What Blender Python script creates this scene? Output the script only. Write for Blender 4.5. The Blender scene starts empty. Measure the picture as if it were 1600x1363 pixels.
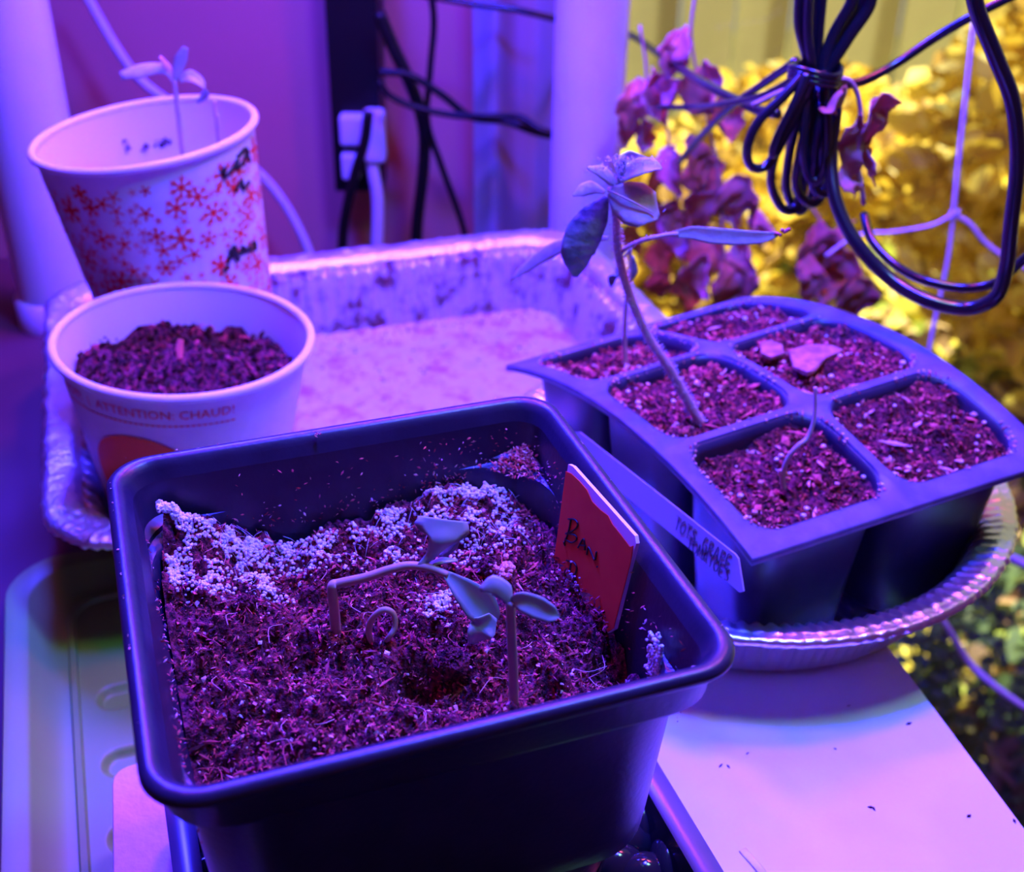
import bpy, math, random
import numpy as np
from mathutils import Vector, Matrix, noise
random.seed(7); rng = np.random.default_rng(7)
SC = bpy.context.scene; COL = SC.collection
# ------------------------------------------------------------------ camera
CAM = np.array([0.02530807, -0.20550876, 0.15404138])
RW = np.array([[0.99992097, 0.00650759, 0.01075658], [0.0125719, -0.51758842, -0.85553736], [0.0, 0.85560498, -0.51762932]])
FPX = 1866.0
cd = bpy.data.cameras.new('camera'); cam = bpy.data.objects.new('camera', cd); COL.objects.link(cam)
# RW rows: camera right, down, forward in world
right = Vector(RW[0]); down = Vector(RW[1]); fwd = Vector(RW[2])
right = down.cross(fwd).normalized(); down = fwd.cross(right).normalized()
M = Matrix((right, -down, -fwd)).transposed().to_4x4(); M.translation = Vector(CAM)
cam.matrix_world = M
cd.sensor_width = 36; cd.lens = FPX*36/1600; cd.clip_start = .01; cd.clip_end = 60
cd.dof.use_dof = True; cd.dof.focus_distance = .275; cd.dof.aperture_fstop = (cd.lens)/2.6; cd.dof.aperture_blades = 0
SC.camera = cam
# ------------------------------------------------------------------ world, lights, exposure
w = bpy.data.worlds.new('daylight'); SC.world = w; w.use_nodes = True
bg = w.node_tree.nodes['Background']; bg.inputs[0].default_value = (1.0, .97, .72, 1); bg.inputs[1].default_value = .40
SC.view_settings.view_transform = 'Standard'; SC.view_settings.look = 'None'
SC.view_settings.exposure = 0.0; SC.view_settings.gamma = 1
def area(name, loc, size, power, color, aim=(0, .12, -.05)):
    l = bpy.data.lights.new(name, 'AREA'); l.shape = 'RECTANGLE'; l.size, l.size_y = size; l.energy = power; l.color = color
    o = bpy.data.objects.new(name, l); COL.objects.link(o); o.location = loc
    o.rotation_euler = (Vector(loc)-Vector(aim)).to_track_quat('Z', 'Y').to_euler(); return o
BLUE = (.026, .022, 1.0); RED = (1.0, .10, .28)
area('grow_light_blue', (-.14, .38, .40), (.08, .08), 19, BLUE, (0, .16, -.05))
area('grow_light_blue', (.08, .12, .44), (.07, .07), 12, BLUE, (.06, .1, -.05))
area('grow_light_red', (.22, .24, .42), (.07, .07), 1.2, RED, (.05, .16, -.05))
area('grow_light_red', (-.12, .12, .42), (.06, .06), .34, RED, (-.02, .08, -.05))  # extra weak red fill, added to brighten the orange tag and cup oval
area('grow_light_red', (.0, .36, .38), (.06, .06), 1.1, RED, (.05, .12, -.05))
area('grow_light_white', (.16, .06, .44), (.07, .07), .62, (.42, 1.0, .9), (.12, .04, -.1))
sl = bpy.data.lights.new('sun', 'SUN'); sl.energy = 14; sl.angle = .03; sl.color = (1, .93, .62)
so = bpy.data.objects.new('sun', sl); COL.objects.link(so); so.rotation_euler = Vector((.42, -.075, .8)).to_track_quat('Z', 'Y').to_euler()

# ------------------------------------------------------------------ helpers
def ray(u, v): return RW.T @ np.array([(u-800)/FPX, (v-681.5)/FPX, 1.0])
def onz(u, v, z): d = ray(u, v); return CAM+d*(z-CAM[2])/d[2]
def ony(u, v, y): d = ray(u, v); return CAM+d*(y-CAM[1])/d[1]
def onplane(u, v, p, n):
    d = ray(u, v); n = np.asarray(n); return CAM+d*((np.asarray(p)-CAM)@n)/(d@n)
ANG = math.radians(19.75); CA, SA = math.cos(ANG), math.sin(ANG)
def lw(x, y, z=0, o=(0, 0)): return np.array([o[0]+x*CA-y*SA, o[1]+x*SA+y*CA, z])
def wl(p, o=(0, 0)):
    x, y = p[0]-o[0], p[1]-o[1]; return np.array([x*CA+y*SA, -x*SA+y*CA, p[2]])

def thing(name, label, cat, loc=(0, 0, 0), group=None, kind=None):
    o = bpy.data.objects.new(name, None); o.empty_display_size = .01; COL.objects.link(o); o.location = loc
    return tag(o, label, cat, group, kind)
def tag(o, label=None, cat=None, group=None, kind=None):
    if label: o['label'] = label
    if cat: o['category'] = cat
    if group: o['group'] = group
    if kind: o['kind'] = kind
    return o
def origin(o):
    p = Vector((0, 0, 0))
    while o is not None: p = p+o.location; o = o.parent
    return p
class MB:
    def __init__(s): s.v = []; s.f = []; s.m = []
    def add(s, vs, fs, mi=0):
        b = len(s.v); s.v.extend([tuple(map(float, p)) for p in vs]); s.f.extend([tuple(i+b for i in f) for f in fs]); s.m.extend([mi]*len(fs)); return s
    def loft(s, loops, cap0=False, cap1=False, closed=True, mi=0):
        n = len(loops[0]); vs = [p for L in loops for p in L]; fs = []
        for i in range(len(loops)-1):
            for j in range(n if closed else n-1):
                k = (j+1) % n; fs.append((i*n+j, i*n+k, (i+1)*n+k, (i+1)*n+j))
        if cap0: fs.append(tuple(range(n-1, -1, -1)))
        if cap1: fs.append(tuple((len(loops)-1)*n+j for j in range(n)))
        return s.add(vs, fs, mi)
    def tube(s, pts, rad, n=8, flat=1.0, up=None, mi=0):
        P = [Vector(p) for p in pts]; m = len(P)
        if not hasattr(rad, '__len__'): rad = [rad]*m
        loops = []; T = [(P[min(i+1, m-1)]-P[max(i-1, 0)]).normalized() for i in range(m)]
        ref = Vector(up) if up is not None else (Vector((0, 0, 1)) if abs(T[0].z) < .8 else Vector((1, 0, 0)))
        N = (ref-T[0]*ref.dot(T[0])).normalized()
        for i in range(m):
            N = (N-T[i]*N.dot(T[i])).normalized(); B = T[i].cross(N)
            loops.append([P[i]+(N*math.sin(a)*flat+B*math.cos(a))*rad[i] for a in [2*math.pi*k/n for k in range(n)]])
        return s.loft(loops, True, True, mi=mi)
    def box(s, lo, hi, rot=None, o=(0, 0, 0), mi=0):
        vs = [(x, y, z) for x in (lo[0], hi[0]) for y in (lo[1], hi[1]) for z in (lo[2], hi[2])]
        if rot: vs = [lw(x, y, z, o) for x, y, z in vs]
        return s.add(vs, [(0, 1, 3, 2), (4, 6, 7, 5), (0, 4, 5, 1), (2, 3, 7, 6), (0, 2, 6, 4), (1, 5, 7, 3)], mi)
    def build(s, name, mat, parent=None, smooth=True, sharp=None):
        me = bpy.data.meshes.new(name)
        o = bpy.data.objects.new(name, me); COL.objects.link(o)
        off = origin(parent) if parent is not None else Vector((0, 0, 0))
        arr = np.array(s.v)-np.array(off)
        if parent is None:
            c = arr.mean(axis=0); c[2] = arr[:, 2].min(); arr = arr-c; o.location = c
        else: o.parent = parent
        me.from_pydata(arr.tolist(), [], s.f)
        for mm in (mat if isinstance(mat, (list, tuple)) else [mat]): me.materials.append(mm)
        if any(s.m): me.polygons.foreach_set('material_index', s.m)
        if smooth:
            me.polygons.foreach_set('use_smooth', [True]*len(me.polygons))
            if sharp: me.set_sharp_from_angle(angle=math.radians(sharp))
        me.update(); return o
def solid(o, t, off=-1):
    m = o.modifiers.new('thickness', 'SOLIDIFY'); m.thickness = t; m.offset = off; return o
def bevel(o, w, n=2):
    m = o.modifiers.new('bevel', 'BEVEL'); m.width = w; m.segments = n; m.limit_method = 'ANGLE'; return o
def cr(pts, n=8):
    P = [np.asarray(p, float) for p in pts]; P = [2*P[0]-P[1]]+P+[2*P[-1]-P[-2]]; out = []
    for i in range(1, len(P)-2):
        for k in range(n):
            t = k/n; a, b, c, d = P[i-1:i+3]
            out.append(.5*((2*b)+(-a+c)*t+(2*a-5*b+4*c-d)*t*t+(-a+3*b-3*c+d)*t**3))
    out.append(P[-2]); return out
def rr(hx, hy, rad, nc=8, ns=10):
    """rounded rectangle, counter-clockwise, constant point count"""
    pts = []; rad = min(rad, hx, hy)
    for cx, cy, a0, e in ((hx-rad, hy-rad, 0, (-1, 0)), (-hx+rad, hy-rad, 90, (0, -1)), (-hx+rad, -hy+rad, 180, (1, 0)), (hx-rad, -hy+rad, 270, (0, 1))):
        for k in range(nc+1):
            a = math.radians(a0+90*k/nc); pts.append((cx+rad*math.cos(a), cy+rad*math.sin(a)))
        L = 2*((hx-rad) if e[0] else (hy-rad)); x, y = pts[-1]
        for k in range(1, ns): pts.append((x+e[0]*L*k/ns, y+e[1]*L*k/ns))
    return pts
def leafmesh(mb, mid, widths, side, cup=.25, n=3, mi=0, wav=0, seed=0):
    """leaf blade along mid (list of points), half-widths, side vector"""
    P = [Vector(p) for p in mid]; m = len(P); rows = []; S = Vector(side)
    for i in range(m):
        T = (P[min(i+1, m-1)]-P[max(i-1, 0)]).normalized(); s_ = (S-T*S.dot(T)).normalized(); nn = T.cross(s_)
        row = []
        for k in range(-n, n+1):
            q = k/n; row.append(P[i]+s_*q*widths[i]+nn*(abs(q)**1.5*widths[i]*cup+wav*widths[i]*math.sin(i*1.7+seed+k)))
        rows.append(row)
    return mb.loft(rows, closed=False, mi=mi)
def scatter(mb, pts, size, aspect=(.2, 1), mi=(0,), up=.6):
    """small chips: squashed four sided slivers"""
    V = []; F = []
    for p in pts:
        L = size*random.uniform(.4, 1.5); W = L*random.uniform(*aspect); H = W*random.uniform(.25, .6)
        a = Vector((random.uniform(-1, 1), random.uniform(-1, 1), random.uniform(-up, up))).normalized()
        b_ = a.orthogonal().normalized(); b_ = (Matrix.Rotation(random.uniform(0, 6.28), 3, a) @ b_); c = a.cross(b_)
        p = Vector(p); k = len(mb.v)
        vs = [p-a*L/2, p+b_*W/2, p+c*H/2, p-b_*W/2, p-c*H/2, p+a*L/2]
        mb.v.extend([tuple(q) for q in vs])
        fs = [(0, 2, 1), (0, 3, 2), (0, 4, 3), (0, 1, 4), (5, 1, 2), (5, 2, 3), (5, 3, 4), (5, 4, 1)]
        mb.f.extend([tuple(i+k for i in f) for f in fs]); mb.m.extend([random.choice(mi)]*8)
ICO_V = None
def ico(mb, c, r, mi=0, sq=1.0):
    global ICO_V, ICO_F
    if ICO_V is None:
        import bmesh
        bm = bmesh.new(); bmesh.ops.create_icosphere(bm, subdivisions=1, radius=1); bm.verts.ensure_lookup_table()
        ICO_V = [v.co.copy() for v in bm.verts]; ICO_F = [tuple(v.index for v in f.verts) for f in bm.faces]; bm.free()
    k = len(mb.v); mb.v.extend([(c[0]+v.x*r, c[1]+v.y*r, c[2]+v.z*r*sq) for v in ICO_V])
    mb.f.extend([tuple(i+k for i in f) for f in ICO_F]); mb.m.extend([mi]*len(ICO_F))
def nz(x, y, s, o=0, octv=3): return noise.fractal((x*s+o, y*s-o, o*1.3), 1.0, 2.0, octv, noise_basis='PERLIN_ORIGINAL')

# ------------------------------------------------------------------ materials
def mat(name, col, rough=.5, col2=None, scale=60, metal=0, spec=.5, bump=0, bscale=None, trans=0, sss=0, lo=.4, hi=.6, detail=4, coord='Object', alpha=1, sheen=0, mix=0):
    m = bpy.data.materials.new(name); m.use_nodes = True; nt = m.node_tree; N = nt.nodes; L = nt.links
    p = N['Principled BSDF']; p.inputs['Base Color'].default_value = (*col, 1); p.inputs['Roughness'].default_value = rough
    p.inputs['Metallic'].default_value = metal; p.inputs['Specular IOR Level'].default_value = spec
    tc = N.new('ShaderNodeTexCoord')
    if col2:
        n = N.new('ShaderNodeTexNoise'); n.inputs['Scale'].default_value = scale; n.inputs['Detail'].default_value = detail
        L.new(tc.outputs[coord], n.inputs['Vector']); cr_ = N.new('ShaderNodeValToRGB')
        cr_.color_ramp.elements[0].position = lo; cr_.color_ramp.elements[1].position = hi
        cr_.color_ramp.elements[0].color = (*col, 1); cr_.color_ramp.elements[1].color = (*col2, 1)
        L.new(n.outputs['Fac'], cr_.inputs[0]); L.new(cr_.outputs[0], p.inputs['Base Color'])
    if bump:
        n = N.new('ShaderNodeTexNoise'); n.inputs['Scale'].default_value = bscale or scale; n.inputs['Detail'].default_value = 4
        L.new(tc.outputs[coord], n.inputs['Vector']); b_ = N.new('ShaderNodeBump'); b_.inputs['Strength'].default_value = bump; b_.inputs['Distance'].default_value = .001
        L.new(n.outputs['Fac'], b_.inputs['Height']); L.new(b_.outputs[0], p.inputs['Normal'])
    if trans:
        t = N.new('ShaderNodeBsdfTranslucent'); t.inputs[0].default_value = (*(col2 or col), 1); mx = N.new('ShaderNodeMixShader'); mx.inputs[0].default_value = trans
        L.new(p.outputs[0], mx.inputs[1]); L.new(t.outputs[0], mx.inputs[2]); L.new(mx.outputs[0], N['Material Output'].inputs[0])
    return m
m_black = mat('black_plastic', (.014, .012, .034), .36, (.020, .017, .045), 90, bump=.08, bscale=700)
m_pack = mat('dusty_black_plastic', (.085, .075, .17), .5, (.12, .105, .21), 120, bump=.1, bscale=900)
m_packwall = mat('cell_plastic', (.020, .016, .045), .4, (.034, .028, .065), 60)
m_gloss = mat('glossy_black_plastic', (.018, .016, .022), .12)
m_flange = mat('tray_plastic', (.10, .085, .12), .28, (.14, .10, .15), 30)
m_soil = mat('potting_soil', (.030, .005, .010), .85, (.30, .040, .075), 700, bump=1.0, bscale=1500, detail=8, lo=.38, hi=.68, spec=.2)
m_c1 = mat('dark_fibre', (.05, .012, .008), .8, spec=.2); m_c2 = mat('brown_fibre', (.36, .045, .065), .8, spec=.2)
m_c3 = mat('rust_fibre', (.65, .11, .11), .75, spec=.25); m_c4 = mat('tan_chip', (.75, .36, .34), .7)
m_c5 = mat('pale_grain', (.85, .66, .62), .6)
m_bark = mat('bark', (.55, .20, .22), .8, (.26, .09, .10), 220, bump=.8, bscale=500, lo=.35, hi=.65)
CH = [m_c1, m_c2, m_c3, m_c4, m_c5]
m_mould = mat('white_mould', (.78, .76, .80), .45, spec=.5)
m_web = mat('mould_film', (.55, .52, .60), .7, (.30, .22, .26), 300, bump=.8, bscale=900)
m_alu = mat('aluminium_foil', (.86, .86, .90), .34, metal=1, bump=.5, bscale=260)
m_alurim = mat('crinkled_foil', (.80, .78, .84), .42, metal=1, bump=1.0, bscale=420)
def foilmat(name, dirt=(.20, .08, .07), lo=.50, hi=.64, rough=.42, dscale=70):
    m = bpy.data.materials.new(name); m.use_nodes = True; nt = m.node_tree; N = nt.nodes; L = nt.links
    p = N['Principled BSDF']; tc = N.new('ShaderNodeTexCoord')
    n = N.new('ShaderNodeTexNoise'); n.inputs['Scale'].default_value = dscale; n.inputs['Detail'].default_value = 7; n.inputs['Roughness'].default_value = .65
    L.new(tc.outputs['Object'], n.inputs['Vector']); c = N.new('ShaderNodeValToRGB'); c.color_ramp.elements[0].position = lo; c.color_ramp.elements[1].position = hi
    c.color_ramp.elements[0].color = (.55, .53, .60, 1); c.color_ramp.elements[1].color = (*dirt, 1); L.new(n.outputs['Fac'], c.inputs[0]); L.new(c.outputs[0], p.inputs['Base Color'])
    c2 = N.new('ShaderNodeValToRGB'); c2.color_ramp.elements[0].position = lo-.12; c2.color_ramp.elements[1].position = hi-.03
    c2.color_ramp.elements[0].color = (.75, .75, .75, 1); c2.color_ramp.elements[1].color = (0, 0, 0, 1); L.new(n.outputs['Fac'], c2.inputs[0]); L.new(c2.outputs[0], p.inputs['Metallic'])
    p.inputs['Roughness'].default_value = rough
    n2 = N.new('ShaderNodeTexNoise'); n2.inputs['Scale'].default_value = 180; L.new(tc.outputs['Object'], n2.inputs['Vector'])
    b_ = N.new('ShaderNodeBump'); b_.inputs['Strength'].default_value = .5; b_.inputs['Distance'].default_value = .001; L.new(n2.outputs['Fac'], b_.inputs['Height']); L.new(b_.outputs[0], p.inputs['Normal'])
    return m
m_foilwall = foilmat('dirty_foil_wall', (.12, .035, .04), .47, .62, .30)
m_foilfloor = foilmat('dusty_foil_floor', (.34, .11, .06), .47, .64, .6, 60)
m_paper = mat('cup_paper', (.84, .80, .86), .5, (.80, .76, .83), 200, trans=.08)
m_paperin = mat('cup_lining', (.86, .80, .88), .45, spec=.6)
m_redink = mat('red_ink', (.90, .02, .006), .5); m_orangeink = mat('orange_red_ink', (.95, .10, .006), .5); m_blackink = mat('black_ink', (.008, .006, .002), .5)
m_blueink = mat('pen_ink', (.010, .008, .006), .4)
m_pvc = mat('white_pvc', (.72, .72, .78), .35, (.66, .68, .75), 20)
m_wall = mat('painted_wall', (.56, .19, .155), .8, (.60, .21, .17), 6, bump=.05, bscale=200)
m_white = mat('foam_board', (.80, .78, .82), .55, (.74, .70, .78), 25, bump=.05, bscale=400)
m_styro = mat('styrofoam', (.88, .80, .82), .7, (.80, .74, .80), 160, bump=.4, bscale=420)
m_green = mat('sage_plastic', (.20, .40, .050), .5, (.18, .36, .045), 15)
m_cable = mat('black_cable', (.010, .010, .014), .22, spec=.7); m_cableblur = mat('black_flex', (.006, .005, .003), .45, spec=.3)
m_wcord = mat('white_cord', (.62, .60, .66), .5); m_string = mat('white_string', (.75, .70, .72), .8)
m_tagred = mat('orange_paper', (.98, .16, .055), .6, (.95, .12, .045), 130, trans=.4); m_tagwhite = mat('white_plastic_tag', (.85, .80, .85), .4)
m_tag2 = mat('lilac_plastic_tag', (.30, .27, .42), .45)
m_stem = mat('seedling_stem', (.60, .42, .28), .5, (.50, .38, .26), 200, trans=.15)
m_leafg = mat('seedling_leaf', (.40, .50, .42), .5, (.46, .54, .46), 150, trans=.2)
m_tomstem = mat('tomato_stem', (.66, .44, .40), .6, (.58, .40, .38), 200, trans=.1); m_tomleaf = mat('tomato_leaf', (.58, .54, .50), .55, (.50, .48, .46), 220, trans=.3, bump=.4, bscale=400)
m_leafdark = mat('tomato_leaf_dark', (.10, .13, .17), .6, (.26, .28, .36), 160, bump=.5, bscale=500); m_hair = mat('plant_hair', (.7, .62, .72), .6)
m_tip = mat('withered_tip', (.55, .10, .14), .7)
m_dry = mat('dried_leaf', (.90, .34, .26), .75, (.50, .18, .12), 40, trans=.3, bump=.5, bscale=120); m_dry2 = mat('dried_leaf_pale', (.95, .42, .40), .75, (.7, .28, .26), 40, trans=.3)
m_twig = mat('dried_stem', (.5, .26, .24), .7)
m_yl = [mat('yellow_leaf', (.90, .70, .06), .4, (.98, .84, .20), 14, trans=.35), mat('gold_leaf', (.72, .48, .03), .45, (.85, .65, .08), 14, trans=.3), mat('amber_leaf', (.30, .17, .02), .6, (.5, .32, .04), 14), mat('bright_yellow_leaf', (1, .88, .30), .35, (1, .95, .5), 14, trans=.4)]
m_gl = [mat('lawn_leaf', (.36, .46, .07), .6), mat('yellow_litter', (.85, .74, .12), .6), mat('brown_litter', (.30, .18, .08), .7), mat('dark_green_leaf', (.08, .14, .05), .6), mat('tan_litter', (.55, .40, .22), .7)]
m_ground = mat('garden_soil', (.05, .045, .02), .9, (.14, .13, .04), 12)
m_plank = mat('pale_plank', (.68, .68, .38), .6, (.60, .60, .33), 5)
m_curtain = mat('curtain_cloth', (.50, .46, .40), .8, (.46, .44, .54), 8, trans=.45)
m_table = mat('table_top', (.12, .035, .035), .6, (.10, .028, .028), 12)
m_floor = mat('floor_boards', (.2, .12, .09), .5, (.16, .1, .08), 5)

# ------------------------------------------------------------------ the room
def struct(name, lo, hi, m):
    o = MB().box(lo, hi).build(name, m, smooth=False); o['kind'] = 'structure'; return o
WY = .62
struct('floor', (-1.6, -1.4, -.95), (1.5, WY+.06, -.90), m_floor)
struct('wall_back', (-1.6, WY, -.90), (.012, WY+.06, 1.2), m_wall)
struct('wall_left', (-1.66, -1.4, -.95), (-1.6, WY+.06, 1.2), m_wall)
struct('wall_right', (1.5, -1.4, -.95), (1.56, WY+.06, 1.2), m_wall)
struct('wall_front', (-1.66, -1.46, -.95), (1.56, -1.4, 1.2), m_wall)
struct('ceiling', (-1.66, -1.46, 1.2), (1.56, WY+.06, 1.26), m_wall)
dr = MB(); dr.box((.012, WY+.01, -.90), (.022, WY+.05, 1.2)); dr.box((.022, WY+.01, 1.12), (1.5, WY+.05, 1.2)); dr.box((.022, WY+.01, -.90), (1.5, WY+.05, -.87)); dr.box((1.44, WY+.01, -.87), (1.5, WY+.05, 1.12))
door = dr.build('door_1', m_pvc, smooth=False); door['kind'] = 'structure'
glass = bpy.data.materials.new('door_glass'); glass.use_nodes = True; gt = glass.node_tree; gt.nodes.remove(gt.nodes['Principled BSDF'])
g1 = gt.nodes.new('ShaderNodeBsdfTransparent'); g2 = gt.nodes.new('ShaderNodeBsdfGlossy'); g2.inputs['Roughness'].default_value = .02; gm = gt.nodes.new('ShaderNodeMixShader'); gm.inputs[0].default_value = .03
gt.links.new(g1.outputs[0], gm.inputs[1]); gt.links.new(g2.outputs[0], gm.inputs[2]); gt.links.new(gm.outputs[0], gt.nodes['Material Output'].inputs[0])
gp = MB().box((.022, WY+.028, -.87), (1.44, WY+.032, 1.12)).build('pane', glass, door, smooth=False)

# curtain beside the glass
cb = MB(); rows = []
x0c, x1c = ony(738, 0, .575)[0], ony(868, 0, .575)[0]
prof = [(x0c+(x1c-x0c)*t/60, .575+.012*math.sin(t/60*2*math.pi*1.3+2.4)*.55+.0015*math.sin(t/60*17)) for t in range(61)]
cb.loft([[(x, y, z) for x, y in prof] for z in np.linspace(-.88, 1.1, 12)], closed=False)
cu = solid(cb.build('curtain', m_curtain), .0008); tag(cu, 'pale grey violet curtain folds hanging behind the thick white pipe beside the glass door', 'curtain')

# table under everything
t = thing('table', 'dark table top under the foil tray, green lid and white board', 'table', (-.25, .15, -.90))
MB().box((-.62, -.12, -.154), (.092, .478, -.136)).build('table_top', m_table, t, smooth=False)
for x, y in ((-.59, -.09), (.065, -.09), (-.59, .45), (.065, .45)):
    MB().box((x-.02, y-.02, -.90), (x+.02, y+.02, -.154)).build('leg', m_table, t, smooth=False)

# ------------------------------------------------------------------ sage green tray lid, left
ZL = .0235; c0 = onz(2, 880, -.146+ZL); u_ = wl(c0)
LX, LY = .215, .26; lc = (u_[0]+LX/2+.001, u_[1]-LY/2); lcw = lw(lc[0], lc[1])
t = thing('tray_lid', 'sage green plastic tray lid with moulded slots, at lower left under the foil tray', 'tray lid', (lcw[0], lcw[1], -.160+ZL))
g = MB(); L = []
for ins, z, rad in ((.004, -.160, .02), (0, -.148, .022), (.0008, -.1465, .022), (.010, -.1465, .018), (.0115, -.1475, .018), (.0175, -.1545, .014), (.0255, -.1552, .012), (.0265, -.1535, .012), (.029, -.1533, .011), (.030, -.1560, .010)):
    L.append([lw(lc[0]+x, lc[1]+y, z+ZL) for x, y in rr(LX/2-ins*.78, LY/2-ins*.78, rad)])
g.loft(L, True, False); o = g.build('rim', m_green, t, sharp=50)
g = MB(); nx, ny = 150, 220; hx, hy = LX/2-.0230, LY/2-.0230
slots = [wl(onz(u, v, -.156+ZL)) for u, v in ((150, 1085), (143, 1188), (137, 1308))]
step = (slots[0][1]-slots[2][1])/2
sl_y = [slots[0][1]-k*step for k in range(0, 6)]
def lidz(x, y):
    z = -.1553
    for sy in sl_y:
        xs = slots[0][0]; xx = max(0, xs+.006-x, x-(xs+.20)); dd = math.hypot(xx, y-(sy-.004))-.0052
        k = min(1, max(0, (.0012-dd)/.0024)); z -= .0030*k*k*(3-2*k)
    return z
vs = []; fs = []
for j in range(ny+1):
    for i in range(nx+1):
        tx = (i/nx)**1.6; x = lc[0]-hx+2*hx*tx; y = lc[1]-hy+2*hy*j/ny; vs.append(lw(x, y, lidz(x, y)+ZL))
for j in range(ny):
    for i in range(nx): a = j*(nx+1)+i; fs.append((a, a+1, a+nx+2, a+nx+1))
g.add(vs, fs); g.build('slotted_panel', m_green, t)

# ------------------------------------------------------------------ foil tray
FC = (-.0357, .2599); FHX, FHY = .1354, .1144; FA = math.radians(18.6); fc_, fs_ = math.cos(FA), math.sin(FA)
def fw(x, y, z):
    X, Y = FC[0]+x*fc_-y*fs_, FC[1]+x*fs_+y*fc_; dx, dy = X-.105, Y-.145; q = math.hypot(dx, dy)
    if q < .100: k = (.093+.07*q)/max(q, 1e-4); X, Y = .105+dx*k, .145+dy*k     # front right corner crushed aside by the pie dish
    return (X, Y, -.085+(z+.1035)*.88)
t = thing('foil_tray', 'large rectangular aluminium foil tray with fluted walls and a dirt-stained floor, holding two paper cups', 'foil tray', (FC[0], FC[1], -.1225))
NC, NS = 30, 190
base = rr(FHX, FHY, .03, NC, NS)
def floop(ins, z, rad, amp=0, jit=0, wl_=.0085):
    P = rr(FHX-ins, FHY-ins, rad, NC, NS); n = len(P); out = []; s = 0
    for i, (x, y) in enumerate(P):
        x1, y1 = P[(i+1) % n]; xm, ym = P[i-1]; tx, ty = x1-xm, y1-ym; l = math.hypot(tx, ty) or 1; nx_, ny_ = ty/l, -tx/l
        b0 = base[i]; b1 = base[i-1]; s += math.hypot(b0[0]-b1[0], b0[1]-b1[1])
        a = amp*abs(math.sin(s*math.pi/wl_))+jit*noise.noise((x*160, y*160, ins*300))
        cn = min(1, max(0, abs(P[i][0])-(FHX-ins-rad))/.01)*min(1, max(0, abs(P[i][1])-(FHY-ins-rad))/.01) if ins < .0125 else 0
        pl = .0010*cn*math.sin(s*2*math.pi/.0042)*(.6+.8*noise.noise((x*60, y*60, 1)))
        out.append(fw(x-nx_*a, y-ny_*a, z+pl+jit*.8*noise.noise((x*120+5, y*120, ins*200))+jit*.6*noise.noise((x*330, y*330, ins*200))))
    return out
g = MB(); g.loft([floop(.0125, -.109, .026, .0, .0003), floop(.0122, -.106, .026, .0, .0003), floop(.0140, -.111, .026, .0028, .0003), floop(.0162, -.122, .024, .0028, .0004), floop(.0182, -.138, .022, .0024, .0004), floop(.0195, -.144, .02, .0008, .0004)])
g.build('fluted_wall', m_foilwall, t)
g = MB(); g.loft([floop(.0, -.1060, .03, 0, .0013), floop(-.0012, -.1045, .031, 0, .0013), floop(-.0004, -.1022, .031, 0, .0013), floop(.002, -.1014, .03, 0, .0012), floop(.005, -.1026, .029, 0, .0012), floop(.008, -.1022, .028, .0004, .0013), floop(.0105, -.1035, .027, .0002, .0004), floop(.0122, -.1062, .026, 0, .0003)])
g.build('rolled_rim', m_alurim, t)
g = MB(); g.loft([floop(.0194, -.1438, .02, .0008, .0004), floop(.022, -.1450, .02, 0, .0003), floop(.05, -.1450, .02, 0, .0005), floop(.055, -.1443, .02, 0, .0005), floop(.06, -.1450, .02, 0, .0005), floop(.085, -.1450, .02, 0, .0004), floop(.108, -.1450, .003, 0, .0003)], False, True)
g.build('stained_floor', m_foilfloor, t)
cr_ = MB(); pts = []
for k in range(1500):
    x, y = rng.uniform(-.115, .115), rng.uniform(-.09, .09)
    if nz(x, y, 25, 3) > rng.uniform(-.25, .25) or y > .07: pts.append(fw(x, y, -.1445))
for k in range(500):
    a = rng.uniform(-.11, .115); dd = abs(rng.normal(0, .006)); pts.append(fw(a, .0935-dd, -.1440+max(0, .004-dd)*.5))
scatter(cr_, pts, .0014, (.3, .9), (0, 1, 1, 2))
o = cr_.build('dirt_crumbs', CH, t, smooth=False); o['kind'] = 'stuff'

# ------------------------------------------------------------------ white board and styrofoam strip
bR0, bR1 = onz(1390, 1010, -.1), onz(1600, 1290, -.1)
dirv = (bR1-bR0)/np.linalg.norm(bR1-bR0); perp = np.array([-dirv[1], dirv[0], 0])  # perp points +? fixed below
if perp[0] > 0: perp = -perp
A = bR0-dirv*.062; 
def slab(name, P, z0, z1, m, rad=.004):
    g = MB(); c = sum(P)/len(P); L = []
    for ins, z in ((0, z0), (0, z1-.0012), (.0012, z1)):
        L.append([(p[0]+(c[0]-p[0])/np.linalg.norm(c-p)*ins, p[1]+(c[1]-p[1])/np.linalg.norm(c-p)*ins, z) for p in P])
    return g.loft(L, True, True).build(name, m, smooth=False)
def poly_round(P, rad, n=6):
    out = []
    for i in range(len(P)):
        a, b_, c = np.array(P[i-1]), np.array(P[i]), np.array(P[(i+1) % len(P)]); u1 = (a-b_)/np.linalg.norm(a-b_); u2 = (c-b_)/np.linalg.norm(c-b_)
        for k in range(n+1):
            t_ = k/n; out.append((1-t_)**2*(b_+u1*rad)+2*t_*(1-t_)*b_+t_*t_*(b_+u2*rad))
    return out
Bw = .165
P = [A, A+perp*Bw, A+perp*Bw+dirv*.25, A+dirv*.25]
P = [np.array([p[0], p[1], 0]) for p in P][::-1]
bd = slab('white_board', poly_round(P, .002, 2), -.1226, -.100, m_white)
bd.name = 'foam_block'; tag(bd, 'broad smooth white foam block at lower right, carrying the foil pie dish', 'foam block')
SL = onz(180, 1197, -.1); q = wl(SL)
Xr = wl(A+perp*Bw+dirv*.1)[0]-.004
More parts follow.
